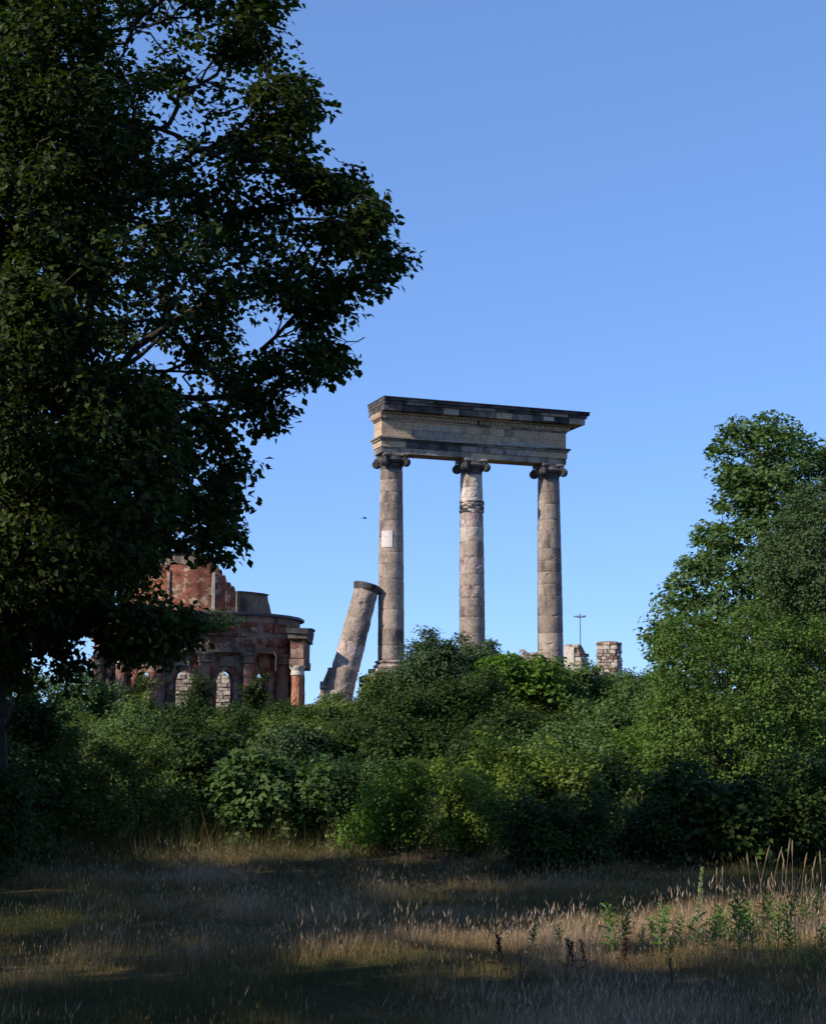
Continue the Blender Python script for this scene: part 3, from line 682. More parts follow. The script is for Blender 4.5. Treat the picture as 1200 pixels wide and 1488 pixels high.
def branches(base, trunk, C, r_tip, r_base, alpha=.45, sides=5, sag=.0):
    """join every cluster centre to the trunk through its neighbours; returns tube mesh arrays"""
    pts = [np.array(p, float) for p in trunk]; par = [-1]+list(range(len(pts)-1)); path = [0.]
    for i in range(1, len(pts)): path.append(path[-1]+np.linalg.norm(pts[i]-pts[i-1])*.4)
    T = np.array(trunk); dist = np.min(np.linalg.norm(C[:, None]-T[None, 1:], axis=2), axis=1)
    P_ = np.zeros((len(pts)+len(C), 3)); P_[:len(pts)] = pts; pth = np.zeros(len(P_)); pth[:len(pts)] = path; n = len(pts); pr = np.full(len(P_), -1); pr[:n] = par
    for i in np.argsort(dist):
        c = C[i]; d = np.linalg.norm(P_[1:n]-c, axis=1); j = int(np.argmin(d+alpha*pth[1:n]))+1
        P_[n] = c; pr[n] = j; pth[n] = pth[j]+d[j-1]; n += 1
    cnt = np.ones(n)
    for i in range(n-1, 0, -1): cnt[pr[i]] += cnt[i]
    rad = r_tip*cnt**.42; rad = rad*min(1, r_base/rad.max()) if rad.max() > r_base else rad
    nt_ = len(pts)
    for i in range(nt_): rad[i] = max(rad[i], r_base*(1-.55*i/nt_))
    i1 = np.arange(1, n); i0 = pr[1:n]; A, B = P_[i0], P_[i1]; ra, rb = np.minimum(rad[i0], rad[i1]*1.35), rad[i1]
    ln = np.linalg.norm(B-A, axis=1)[:, None]; d = unit(B-A)
    u = unit(np.cross(d, np.array([.31, .17, .93]))); v = np.cross(d, u)
    mid = [A]
    jt = rs.normal(size=(len(A), 3))*.09*ln; jt2 = rs.normal(size=(len(A), 3))*.07*ln
    isT = i1 < nt_; jt[isT] *= .2; jt2[isT] *= .2
    rings = [(A, ra), (A+(B-A)*.36+jt, ra*.75+rb*.25), (A+(B-A)*.7+jt2, ra*.35+rb*.65), (B, rb)]
    V = []
    for p, r_ in rings:
        for q in range(sides):
            a = q*2*math.pi/sides; V.append(p+(u*math.cos(a)+v*math.sin(a))*r_[:, None])
    V = np.stack(V, axis=1); K = V.shape[1]; Fc = []
    for s_ in range(3):
        for q in range(sides):
            q2 = (q+1) % sides; Fc.append([s_*sides+q, s_*sides+q2, (s_+1)*sides+q2, (s_+1)*sides+q])
    Fc = np.array(Fc); Fc = (Fc[None]+(np.arange(len(A))*K)[:, None, None]).reshape(-1, 4)
    return V.reshape(-1, 3), Fc
def twigs(C, crad, k, r_):
    n = len(C); idx = np.repeat(np.arange(n), k); m_ = len(idx)
    d = unit(rs.normal(size=(m_, 3))); d[:, 2] *= .6; A = C[idx]; B = A+d*crad*rs.uniform(.6, 1.1, (m_, 1))
    u = unit(np.cross(d, np.array([.2, .9, .3]))); v = np.cross(unit(d), u); V = []
    for p, rr in ((A, r_), (B, r_*.4)):
        for q in range(3): a = q*2*math.pi/3; V.append(p+(u*math.cos(a)+v*math.sin(a))*rr)
    V = np.stack(V, axis=1); Fc = np.array([[0, 1, 4, 3], [1, 2, 5, 4], [2, 0, 3, 5]])
    return V.reshape(-1, 3), (Fc[None]+(np.arange(m_)*6)[:, None, None]).reshape(-1, 4)
def plant(name, base, trunk, C, label, cat, group, lm, bm, crad, per, size, r_tip, r_base, simple=True, lo=0., hi=1., tw=0, flat=.6, trunk_name='trunk', crown_name='crown', ctint=None, extra=None, alpha=.45):
    base = np.array(base); o = empty(name, tuple(base), label, cat, group)
    ctr = C.mean(0) if len(C) else base
    if simple == 'mid':
        fr_ = C[:, 1] < np.median(C[:, 1])-.3
        V, Fc, t_ = leaves(C[fr_]-base, crad, per, size, ctr-base, lo, hi, flat, 'mid'); Vb, Fb, tb_ = leaves(C[~fr_]-base, crad, int(per*.9), size*1.12, ctr-base, lo, hi, flat, True)
        Fc = np.vstack([Fc, Fb+len(V)]); V = np.vstack([V, Vb]); t_ = np.concatenate([t_, tb_])
    else: V, Fc, t_ = leaves(C-base, crad, per, size, ctr-base, lo, hi, flat, simple, ctint=ctint)
    link(crown_name, fast_mesh(crown_name, V, Fc, lm, t_), o)
    Cb = C if extra is None else np.vstack([C, extra])
    V2, F2 = branches(base, [np.array(p)-base for p in trunk], Cb-base, r_tip, r_base, alpha)
    if tw:
        V3, F3 = twigs(C-base, crad, tw, r_tip*.8); F2 = np.vstack([F2, F3+len(V2)]); V2 = np.vstack([V2, V3])
    link(trunk_name, fast_mesh(trunk_name, V2, F2, bm, smooth=True), o)
    return o
# --- polygon crowns (silhouette in the photograph, real depth)
def in_poly(x, y, poly):
    p = np.array(poly, float); q = np.roll(p, -1, 0); ins = np.zeros(len(x), bool); dm = np.full(len(x), 1e9)
    for (x0, y0), (x1, y1) in zip(p, q):
        c = ((y0 > y) != (y1 > y)) & (x < (x1-x0)*(y-y0)/((y1-y0) if y1 != y0 else 1e-9)+x0); ins ^= c
        L2 = (x1-x0)**2+(y1-y0)**2; t_ = np.clip(((x-x0)*(x1-x0)+(y-y0)*(y1-y0))/max(L2, 1e-9), 0, 1)
        dm = np.minimum(dm, np.hypot(x-x0-t_*(x1-x0), y-y0-t_*(y1-y0)))
    return ins, dm
def poly_crown(poly, Y0, tmax, n, k=1.0, gap=.0, gscale=.5, edge=6, shell=.5, seed=0):
    p = np.array(poly, float); lo, hi = p.min(0), p.max(0); out = []
    tot = 0
    while tot < n:
        x = rs.uniform(lo[0], hi[0], 4000); y = rs.uniform(lo[1], hi[1], 4000); ins, dm = in_poly(x, y, poly)
        ok = ins & (dm > edge); x, y, dm = x[ok], y[ok], dm[ok]
        th = np.minimum(tmax, k*np.sqrt(dm/F_PX*Y0)*1.3+.15)
        s_ = rs.uniform(-1, 1, len(x)); s_ = np.sign(s_)*np.abs(s_)**shell
        Y = Y0+s_*th
        P_ = np.array([at(a, b, c) for a, b, c in zip(x, y, Y)])
        if gap:
            g = np.array([mnoise.noise(Vector(q)*gscale+Vector((seed, 0, 0))) for q in P_]); P_ = P_[g > -gap]
        out.append(P_); tot += len(P_)
    return np.vstack(out)[:n]

# --- the big oak at the left
T0 = time0 = None
oakY = 21
bx, by = at(-14, 1200, oakY).x, oakY
ob = (bx, by, hgt(bx, by)-.1)
poly = [(-700, 560), (-640, 200), (-520, -150), (-300, -420), (0, -520), (250, -430), (400, -250), (430, -60), (418, 20), (432, 75), (448, 125), (484, 158), (462, 190), (430, 205), (470, 222), (478, 262), (520, 262), (552, 285),
        (578, 318), (560, 345), (603, 378), (575, 405), (545, 435), (505, 425), (512, 465), (490, 505), (526, 543), (495, 552), (455, 568), (430, 555), (415, 612), (398, 632), (372, 590), (352, 640), (370, 690), (345, 745), (352, 800), (336, 826),
        (300, 800), (240, 815), (225, 850), (250, 885), (295, 890), (290, 930), (270, 955), (230, 965), (190, 900), (150, 850), (135, 880), (128, 940), (100, 1010), (40, 1000), (0, 1010), (-100, 1000), (-400, 980), (-560, 900)]
Cc = poly_crown(poly, oakY, 4.8, 6000, 1.8, .30, .8, 8, .65)
# hand placed sky gaps inside the crown
gaps = [(385, 110, 26), (400, 90, 16), (380, 275, 20), (375, 290, 18), (270, 190, 14), (250, 210, 12), (410, 480, 18), (380, 500, 14), (350, 465, 12), (350, 170, 10), (300, 240, 10), (230, 150, 10), (510, 395, 12), (75, 760, 10), (95, 905, 16), (60, 960, 16), (110, 960, 14), (20, 950, 12), (265, 545, 8), (310, 650, 10), (205, 700, 8), (150, 15, 14), (215, 60, 16), (100, 60, 12), (325, 55, 10), (440, 320, 8), (300, 90, 9), (268, 822, 16), (300, 838, 16), (318, 858, 14), (300, 868, 12), (262, 850, 8), (200, 868, 8), (340, 850, 16)]
def pix(P_):
    d = P_-np.array([0, 0, EYE]); z = d[:, 1]*CP+d[:, 2]*SP; y = -d[:, 1]*SP+d[:, 2]*CP
    return 600+F_PX*d[:, 0]/z, 744-F_PX*y/z
X_, Y_ = pix(Cc); ok = np.ones(len(Cc), bool)
for gx, gy, gr in gaps: ok &= np.hypot(X_-gx, Y_-gy) > gr+14
offf = (X_ < -30) | (Y_ < -30)
nz = np.array([mnoise.noise(Vector(q)*1.1) for q in Cc]); ok &= ~((X_ > 260) & (nz < -.24)); cv = carve(Cc, .45); cvo = carve(Cc, .1, True); ok &= ~(~offf & ~cvo & (rs.uniform(0, 1, len(Cc)) < .75)); ok &= ~(~offf & ~cv & (rs.uniform(0, 1, len(Cc)) < .6))
ok &= ~(offf & (~carve(Cc, .7) | (rs.uniform(0, 1, len(Cc)) < .45)))
Cc = Cc[ok]
# leafy sprays reaching out of the crown
sprays = [[(440, 250), (500, 280), (545, 290), (572, 318)], [(470, 340), (530, 350), (575, 375), (600, 380)], [(520, 400), (545, 425)], [(440, 430), (480, 470), (500, 520), (520, 543)], [(400, 520), (440, 540), (455, 562)], [(470, 500), (490, 535)],
          [(370, 560), (395, 590), (410, 612), (400, 628)], [(340, 60), (400, 20), (418, -10)], [(350, 70), (410, 80), (432, 75)], [(380, 130), (430, 130), (450, 122)], [(400, 170), (450, 165), (480, 155)], [(430, 200), (470, 190)], [(440, 240), (470, 225)],
          [(330, 640), (355, 660), (366, 690)], [(320, 740), (345, 760), (350, 798)], [(300, 780), (325, 800), (332, 824)], [(200, 905), (250, 905), (280, 905)], [(200, 900), (240, 930), (270, 950)], [(180, 930), (215, 960)], [(60, 900), (100, 930), (120, 990)], [(20, 900), (40, 960), (30, 1005)],
          [(140, 830), (180, 845), (215, 845)], [(330, 700), (345, 715), (350, 740)], [(480, 300), (510, 265), (540, 272)], [(340, 320), (385, 310), (430, 300)], [(360, 210), (400, 225), (430, 250)]]
ex = []
for ln in sprays:
    dY = rs.uniform(-1.2, .6)
    for (xa, ya), (xb, yb) in zip(ln[:-1], ln[1:]):
        k_ = max(3, int(math.hypot(xb-xa, yb-ya)/7))
        for i in range(k_):
            u = i/k_; ex.append(at(xa-20+(xb-xa)*u+rs.normal()*9, ya+(yb-ya)*u+rs.normal()*9, oakY+dY+rs.normal()*.25))
f1 = poly_crown([(-60, -60), (150, -60), (170, 200), (140, 500), (240, 560), (262, 700), (236, 800), (170, 850), (60, 880), (-60, 900)], 18.6, 1.6, 950, 1.2, .5, 1.0, 8, .8)
f2 = poly_crown([(150, 880), (215, 880), (290, 892), (285, 925), (250, 960), (205, 955), (150, 930)], 19.6, 1.0, 70, 1, 0, 1, 6)
f3 = poly_crown([(-60, 850), (120, 850), (150, 900), (110, 930), (60, 920), (30, 960), (-60, 980)], 19.6, 1.4, 130, 1.2, 0, 1, 6)
Cc = np.vstack([Cc, np.array(ex), f1, f2, f3])
X_, Y_ = pix(Cc)
tr = [ob, (bx-.05, by, 2.0)]+[tuple(at(px, py, by)) for px, py in ((-6, 960), (12, 800), (28, 600), (40, 380), (60, 160), (70, -60), (60, -260))]
q = .7
bare = np.array([at(512, 455, 20.5), at(522, 475, 20.4), at(530, 490, 20.4), at(415, 505, 20.8), at(400, 490, 20.8), at(150, 160, 19.6), at(390, 100, 20), at(300, 215, 19.8), at(360, 590, 20.5)])*1.0
inner = np.array([at(x, y, Y*q) for x, y, Y in ((60, 90, 28), (130, 70, 27.5), (200, 45, 27.2), (150, 130, 27), (100, 160, 28), (200, 195, 27.5), (260, 210, 27.5), (340, 190, 27.5), (330, 225, 27.5), (240, 420, 28), (320, 500, 28), (150, 620, 28.5), (200, 850, 28.5), (120, 480, 28.5))])
oak = plant('oak_tree', ob, tr, Cc, 'big dark oak tree with spreading leafy limbs filling the left of the picture', 'tree', None, M['oak'], M['bark'], .28, 44, .100, .007, .24, simple='mid', tw=2, flat=.7, extra=np.vstack([bare, inner]))

# --- trees whose shade falls on the meadow and on the rotunda; they stand out of view to the left
def ell_crown(c, rad, n, shell=.45):
    d = unit(rs.normal(size=(n, 3))); r_ = rs.uniform(0, 1, n)**shell
    P_ = d*r_[:, None]*np.array(rad)+np.array(c)
    g = np.array([mnoise.noise(Vector(q)*.35) for q in P_]); return P_[g > -.28]
def inview(C, pad=40):
    X_, Y_ = pix(C); return (X_ > -pad) & (X_ < 1200+pad) & (Y_ < 1500) & (C[:, 1] > 0)
for i, (x, y, H, rad, lab, nn) in enumerate((
        (-10.0, -4.0, 17, (7.5, 6.5, 6.6), 'broad leafy tree left of the viewer, out of the picture', 1100),
        (-10.5, 6.0, 17, (7.0, 6.5, 6.6), 'broad leafy tree left of the near meadow, out of the picture', 1200),
        (-14.0, 16.0, 15, (7.0, 6, 5.8), 'broad leafy tree left of the far meadow, out of the picture', 1000),
        (-17.5, 25.0, 12.5, (6.0, 5, 4.6), 'lower leafy tree left of the big oak, out of the picture', 450),
        (-1.0, -9.5, 16, (8.0, 6.0, 6.0), 'broad leafy tree at the meadow edge behind the viewer', 1000),
        (-25, 64.0, 18, (5.5, 7, 6.5), 'tall tree on the slope left of the rotunda, nearer the viewer', 620),
        (-30.5, 73.0, 18, (5.5, 6, 6.0), 'tall tree on the slope left of the rotunda, farther off', 380))):
    g = hgt(x, y); C = ell_crown((x, y, g+H*.62), rad, nn); C = C[carve(C, .95) & ~inview(C)]
    plant('shade_tree', (x, y, g-.1), [(x, y, g-.1), (x, y, g+H*.25), (x+.2, y, g+H*.5), (x, y+.2, g+H*.75)], C, lab, 'tree', 'trees out of the picture at the left', M['far_leaf'], M['bark'], .7, 32, .30, .012, .35)

# --- shrubs and trees behind the meadow
def dome(px, py_top, Y, hw_px, n, depth=None, lobes=5, seed=0, base=None, zlow=0.0):
    r0 = np.random.RandomState(seed); top = at(px, py_top, Y); g = hgt(top.x, Y) if base is None else base
    W = hw_px/F_PX*Y; Dp = depth or W*.9; H = top.z-g; P_ = []
    L_ = [(0, 0, .58, .62, 1)]
    for k_ in range(lobes):
        a = r0.uniform(0, 6.28); q = r0.uniform(.35, .62); L_.append((math.cos(a)*q, math.sin(a)*q, r0.uniform(.3, .62), r0.uniform(.36, .5), 1))
    w_ = np.array([l[3]**2 for l in L_]); w_ /= w_.sum()
    for l, m_ in zip(L_, (w_*n).astype(int)+1):
        d = unit(rs.normal(size=(m_, 3))); r_ = rs.uniform(0, 1, m_)**.33
        d = d*r_[:, None]*l[3]; hh_ = min(.42, l[3]*.9)
        P_.append(np.stack([top.x+(l[0]+d[:, 0])*W, Y+(l[1]+d[:, 1])*Dp, g+H*np.clip(l[2]+d[:, 2]/l[3]*min(hh_, .97-l[2]), .04, 1)], axis=1))
    P_ = np.vstack(P_); P_[:, 2] += .08*rs.normal(size=len(P_))
    fr = 1.25 if Y < 34 else .75
    nz = np.array([mnoise.noise(Vector((q[0]*fr, q[1]*fr, q[2]*fr*1.3+seed))) for q in P_]); P_ = P_[nz > -.13]
    gg = np.array([hgt(a, b) for a, b in P_[:, :2]]); P_[:, 2] = np.maximum(P_[:, 2], gg+.15+zlow)
    return P_, (top.x, Y, hgt(top.x, Y)-.05)
def shrub(name, label, px, pyt, Y, hw, n, lm, leaf=.07, crad=.26, per=34, depth=None, seed=0, group='shrubs along the edge of the meadow and up the slope', cat='shrub', r_=.03, lobes=5, lo=0., hi=1., simple=True, spikes=0):
    spikes = spikes+int(n*.05)
    C, b = dome(px, pyt, Y, hw*1.2, int(n*1.3), depth, lobes+2, seed)
    H = C[:, 2].max()-b[2]
    if spikes:   # long shoots standing out of the top
        r0 = np.random.RandomState(seed+99); up = C[C[:, 2] > b[2]+H*.62]; s_ = up[r0.choice(len(up), spikes)]; ex = []
        for q in s_:
            dr = unit(np.array([r0.normal()*.5, r0.normal()*.4, 1.0])); ln = r0.uniform(.2, .6)*(1 if Y < 40 else 1.6)
            for k_ in range(4): ex.append(q+dr*ln*(k_+1)/4*np.array([1, 1, 1-.1*k_]))
        C = np.vstack([C, np.array(ex)])
    return plant(name, b, [b, (b[0], b[1], b[2]+H*.2), (b[0]+.05, b[1], b[2]+H*.45)], C, label, cat, group, lm, M['twig'], crad, per, leaf, .004, r_, simple=simple, trunk_name='stem' if cat == 'shrub' else 'trunk', crown_name='foliage' if cat == 'shrub' else 'crown', lo=lo, hi=hi, alpha=.25)
SH = 'shrub'
L_ = [
 # name, label, px, top, Y, halfwidth px, clusters, leaf material, leaf, crad, per, seed, extra
 ('shrub', 'dark shrub at the left edge of the picture under the oak', 20, 1085, 25.5, 95, 170, 'deep', .075, .27, 40, 1, {}),
 ('shrub', 'low dark shrub at the foot of the oak trunk, nearest the meadow at left', 2, 1110, 20.4, 48, 170, 'deep', .06, .2, 40, 90, {}),
 ('shrub', 'tall dark bush filling the gap right of the oak trunk', 45, 1000, 25.5, 62, 230, 'deep', .09, .28, 36, 91, {}),
 ('shrub', 'dusty green shrub with pale upper leaves, second from the left edge', 92, 1045, 26.5, 75, 190, 'olive', .065, .25, 40, 2, {'spikes': 8}),
 ('shrub', 'rounded olive green shrub below the left openings of the rotunda', 205, 1065, 26.8, 85, 210, 'olive', .06, .25, 42, 3, {'spikes': 8}),
 ('shrub', 'dark leafy shrub below the middle of the rotunda with pale shoots', 315, 1075, 28.5, 90, 230, 'deep', .105, .27, 28, 4, {'spikes': 10}),
 ('shrub', 'broad dark green dogwood shrub below the right end of the rotunda', 420, 1085, 29, 100, 260, 'maple', .125, .28, 26, 5, {'hi': .8}),
 ('shrub', 'mid green shrub below the foot of the leaning column', 520, 1095, 29.5, 75, 180, 'maple', .06, .24, 50, 6, {'spikes': 8}),
 ('shrub', 'sunlit yellow green shrub at the meadow edge under the leaning column', 575, 1128, 27.5, 75, 190, 'bright', .06, .24, 40, 7, {}),
 ('shrub', 'sunlit yellow green shrub at the meadow edge below the left tall column', 650, 1125, 27.2, 85, 220, 'yellow', .05, .22, 50, 8, {'spikes': 12}),
 ('shrub', 'arching pale green shrub with long shoots below the middle tall column', 715, 1092, 30, 80, 200, 'yellow', .08, .22, 30, 9, {'spikes': 22}),
 ('shrub', 'sunlit green shrub below the right tall column', 800, 1100, 29.5, 75, 190, 'yellow', .06, .25, 40, 10, {'spikes': 18}),
 ('shrub', 'pale green shrub left of the right hand tree', 885, 1108, 29, 75, 190, 'olive', .09, .25, 28, 11, {'spikes': 12}),
 ('shrub', 'low very dark shrub standing out into the meadow right of the middle', 800, 1178, 24.4, 76, 260, 'deep', .06, .22, 40, 12, {}),
 ('shrub', 'low dark green shrub between the very dark shrub and the right hand tree', 905, 1178, 25, 85, 230, 'deep', .06, .23, 40, 13, {'hi': .9}),
 ('shrub', 'dark shrub at the foot of the right hand tree', 1030, 1130, 25.5, 95, 260, 'deep', .11, .27, 26, 14, {}),
 ('shrub', 'dark shrub at the right edge of the picture behind the tall dry grass', 1165, 1105, 25.5, 100, 260, 'deep', .07, .27, 40, 15, {}),
 # slope behind
 ('shrub', 'blue green elder bush hiding the foot of the left tall column', 622, 924, 64, 62, 330, 'bluegreen', .12, .42, 46, 21, {'r_': .06}),
 ('shrub', 'rounded dark bush hiding the foot of the middle tall column', 700, 930, 66, 42, 230, 'bluegreen', .12, .4, 46, 22, {'r_': .06, 'hi': 1.2}),
 ('shrub', 'small olive shrub at the foot of the podium beside the leaning column', 562, 992, 66, 32, 150, 'olive', .11, .36, 40, 23, {}),
 ('shrub', 'broad dark shrub on the slope below the blue green elder bush', 600, 1000, 52, 95, 300, 'deep', .11, .4, 46, 24, {}),
 ('shrub', 'fresh green sycamore bush on the slope under the right tall column', 760, 958, 60, 70, 320, 'bright', .20, .42, 30, 25, {'r_': .06, 'lo': .0, 'hi': .75}),
 ('shrub', 'dark shrub on the slope below the sycamore bush', 745, 1040, 44, 90, 280, 'deep', .10, .36, 44, 26, {}),
 ('shrub', 'grey green bush at the foot of the short ruined pillars', 845, 984, 62, 62, 300, 'maple', .11, .4, 46, 27, {'r_': .05}),
 ('shrub', 'dull green bush right of the freestanding rubble pillar', 922, 990, 60, 55, 260, 'maple', .11, .4, 44, 28, {}),
 ('shrub', 'silvery green bush on the slope between sycamore bush and right hand tree', 895, 1030, 48, 75, 280, 'maple', .10, .36, 44, 29, {}),
 ('shrub', 'dark thicket bush directly below the right end of the rotunda', 415, 1066, 58, 70, 260, 'deep', .11, .4, 44, 30, {}),
 ('shrub', 'dark thicket bush directly below the middle of the rotunda', 300, 1064, 57, 80, 280, 'deep', .11, .4, 44, 31, {}),
 ('shrub', 'dark bush below the masonry of the leaning column', 495, 1074, 56, 65, 220, 'deep', .11, .4, 44, 32, {}),
 ('shrub', 'olive bush in front of the left openings of the rotunda', 185, 1036, 55, 48, 190, 'olive', .11, .38, 42, 33, {'spikes': 6}),
 ('shrub', 'green bush on the slope behind the oak trunk', 80, 975, 60, 75, 260, 'maple', .12, .42, 40, 34, {}),
 ('shrub', 'dark bush on the slope at the left edge behind the oak trunk', -10, 1000, 50, 90, 240, 'deep', .11, .4, 40, 35, {}),
 ('shrub', 'dark bush behind the leftmost shrub at the left edge', -10, 1050, 36, 60, 230, 'deep', 0.090, 0.34, 42, 60, {}),
 ('shrub', 'dark bush behind the dusty green shrub at the left', 75, 1030, 38, 60, 230, 'deep', 0.090, 0.34, 42, 61, {}),
 ('shrub', 'green bush half way up the slope below the leftmost opening', 160, 1035, 42, 60, 230, 'maple', 0.090, 0.34, 42, 62, {}),
 ('shrub', 'dark bush half way up the slope below the rotunda, left one', 245, 1040, 40, 60, 230, 'deep', 0.090, 0.34, 42, 63, {}),
 ('shrub', 'dark bush half way up the slope below the rotunda, middle one', 335, 1045, 39, 60, 230, 'deep', 0.090, 0.34, 42, 64, {}),
 ('shrub', 'blue green bush half way up the slope below the rotunda, right one', 425, 1055, 38, 60, 230, 'bluegreen', 0.090, 0.34, 42, 65, {}),
 ('shrub', 'dark bush half way up the slope below the leaning column', 505, 1058, 39, 60, 230, 'deep', 0.090, 0.34, 42, 66, {}),
 ('shrub', 'dark bush half way up the slope below the left tall column', 575, 1040, 41, 60, 230, 'deep', 0.090, 0.34, 42, 67, {}),
 ('shrub', 'dark bush half way up the slope below the middle tall column', 660, 1045, 38, 60, 230, 'deep', 0.090, 0.34, 42, 68, {}),
 ('shrub', 'dark bush high on the slope between the elder bush and the sycamore bush', 700, 985, 55, 60, 230, 'deep', 0.115, 0.38, 42, 69, {}),
 ('shrub', 'green bush half way up the slope below the right tall column', 815, 1050, 38, 60, 230, 'maple', 0.090, 0.34, 42, 70, {}),
 ('shrub', 'green bush low on the slope left of the yellow green young tree', 880, 1075, 35, 60, 230, 'maple', 0.090, 0.34, 42, 71, {}),
 ('shrub', 'fresh green bush touching the left side of the yellow green young tree', 940, 1060, 37, 60, 230, 'bright', 0.090, 0.34, 42, 72, {}),
 ('shrub', 'dark bush just behind the sunlit yellow green shrubs', 560, 1080, 34, 60, 230, 'deep', 0.090, 0.34, 42, 73, {}),
 ('shrub', 'dark bush just behind the arching pale green shrub', 730, 1085, 35, 60, 230, 'deep', 0.090, 0.34, 42, 74, {}),
 ('shrub', 'small bush behind the masonry at the foot of the leaning column', 465, 1052, 70, 36, 130, 'maple', 0.115, 0.38, 42, 75, {}),
 ('shrub', 'dark bush hiding the wall foot right of the middle of the rotunda', 370, 1052, 62, 36, 130, 'deep', 0.115, 0.38, 42, 76, {}),
 ('shrub', 'dark bush hiding the wall foot left of the middle of the rotunda', 250, 1058, 60, 36, 130, 'deep', 0.115, 0.38, 42, 77, {}),
 ('shrub', 'olive bush hiding the left foot of the rotunda', 140, 1050, 60, 36, 130, 'olive', 0.115, 0.38, 42, 78, {}),
 ('shrub', 'narrow dark bush standing between the two middle openings of the rotunda', 288, 985, 66, 19, 80, 'deep', .1, .3, 40, 101, {}),
 ('shrub', 'narrow dark bush in front of the rotunda between the middle and the right openings', 372, 988, 66, 16, 70, 'deep', .1, .3, 40, 102, {}),
 ('shrub', 'narrow dark bush in front of the right openings of the rotunda', 402, 1000, 66, 15, 60, 'deep', .1, .3, 40, 103, {}),
 ('shrub', 'light green bush in front of the leftmost openings of the rotunda', 200, 992, 66, 20, 80, 'olive', .1, .3, 40, 104, {}),
 ('shrub', 'small bush growing out of the broken front of the rotunda ledge', 318, 893, 65.6, 24, 60, 'maple', .11, .26, 34, 36, {'group': None, 'hi': .8}),
]
for (nm, lab, px, pyt, Y, hw, n, lm, leaf, cr, per, seed, ex) in L_:
    if seed == 36: continue
    if 22 < Y < 31 and pyt > 1080: Y -= 2.4
    shrub(nm, lab, px, pyt, Y, hw, n, M[lm], leaf, cr, per, seed=seed, **ex)
# bush on the ledge
a0_ = at(318, 905, 73.2); C = rs.normal(size=(46, 3))*np.array([.42, .12, .24])+np.array(a0_)+np.array([0, 0, 0]); 
plant('shrub', (a0_.x, 73.5, a0_.z-.05), [(a0_.x, 73.5, a0_.z-.05), (a0_.x, 73.3, a0_.z)], C, 'small bush growing out of the broken ledge on the front of the rotunda', 'shrub', None, M['maple'], M['twig'], .2, 26, .10, .004, .03, trunk_name='stem', crown_name='foliage')
a0_ = at(182, 1010, 65.5)
# trees at the right
polyR = [(1098, 584), (1062, 606), (1030, 642), (1038, 690), (1028, 720), (1042, 745), (1012, 762), (1000, 800), (968, 826), (962, 858), (940, 890), (928, 930), (945, 960), (945, 1000), (960, 1060), (1000, 1120), (1100, 1150), (1300, 1150), (1420, 1000), (1440, 840), (1360, 720), (1260, 660), (1195, 640), (1160, 612)]
C = poly_crown(polyR, 46, 4.5, 2000, 1.9, .34, .6, 9, .6)
X_, Y_ = pix(C); ok = np.hypot(X_-1082, Y_-668) > 12; C = C[ok]
tb = at(1105, 1100, 46); g = hgt(tb.x, 46)
plant('maple_tree', (tb.x, 46, g-.1), [(tb.x, 46, g-.1), (tb.x+.1, 46, g+2), (tb.x, 46, g+4), tuple(at(1108, 800, 46)), tuple(at(1106, 730, 46)), tuple(at(1104, 660, 46))], C, 'tall green maple tree with an airy top at the right of the picture', 'tree', 'trees at the right edge', M['maple'], M['twig'], .38, 44, .15, .006, .2, simple='mid', hi=.85)
polyR2 = [(1210, 690), (1160, 700), (1120, 740), (1085, 800), (1090, 860), (1110, 900), (1160, 930), (1230, 940), (1340, 920), (1380, 820), (1340, 730), (1280, 690)]
C = poly_crown(polyR2, 40, 2.6, 700, 1.7, .35, .6, 8, .55); tb = at(1230, 1100, 40); g = hgt(tb.x, 40)
plant('dark_tree', (tb.x, 40, g-.1), [(tb.x, 40, g-.1), (tb.x, 40, g+3), tuple(at(1230, 900, 40)), tuple(at(1225, 800, 40))], C, 'darker grey green tree at the right edge in front of the tall maple', 'tree', 'trees at the right edge', M['bluegreen'], M['twig'], .36, 60, .085, .006, .15)
polyR3 = [(962, 898), (935, 950), (948, 1000), (925, 1060), (940, 1130), (1000, 1180), (1120, 1200), (1240, 1180), (1260, 1040), (1230, 930), (1195, 870), (1172, 925), (1150, 868), (1128, 905), (1100, 858), (1082, 900), (1060, 878), (1042, 912), (1020, 868), (1000, 905), (982, 880)]
C = poly_crown(polyR3, 35, 2.4, 980, 1.3, .10, 1.1, 7, .55); tb = at(1060, 1180, 35); g = hgt(tb.x, 35)
plant('young_tree', (tb.x, 35, g-.1), [(tb.x, 35, g-.1), (tb.x, 35, g+1), (tb.x+.1, 35, g+2.2)], C, 'yellow green young tree in front of the tall maple at the right', 'tree', 'trees at the right edge', M['lime'], M['twig'], .3, 52, .075, .004, .09, hi=.85)

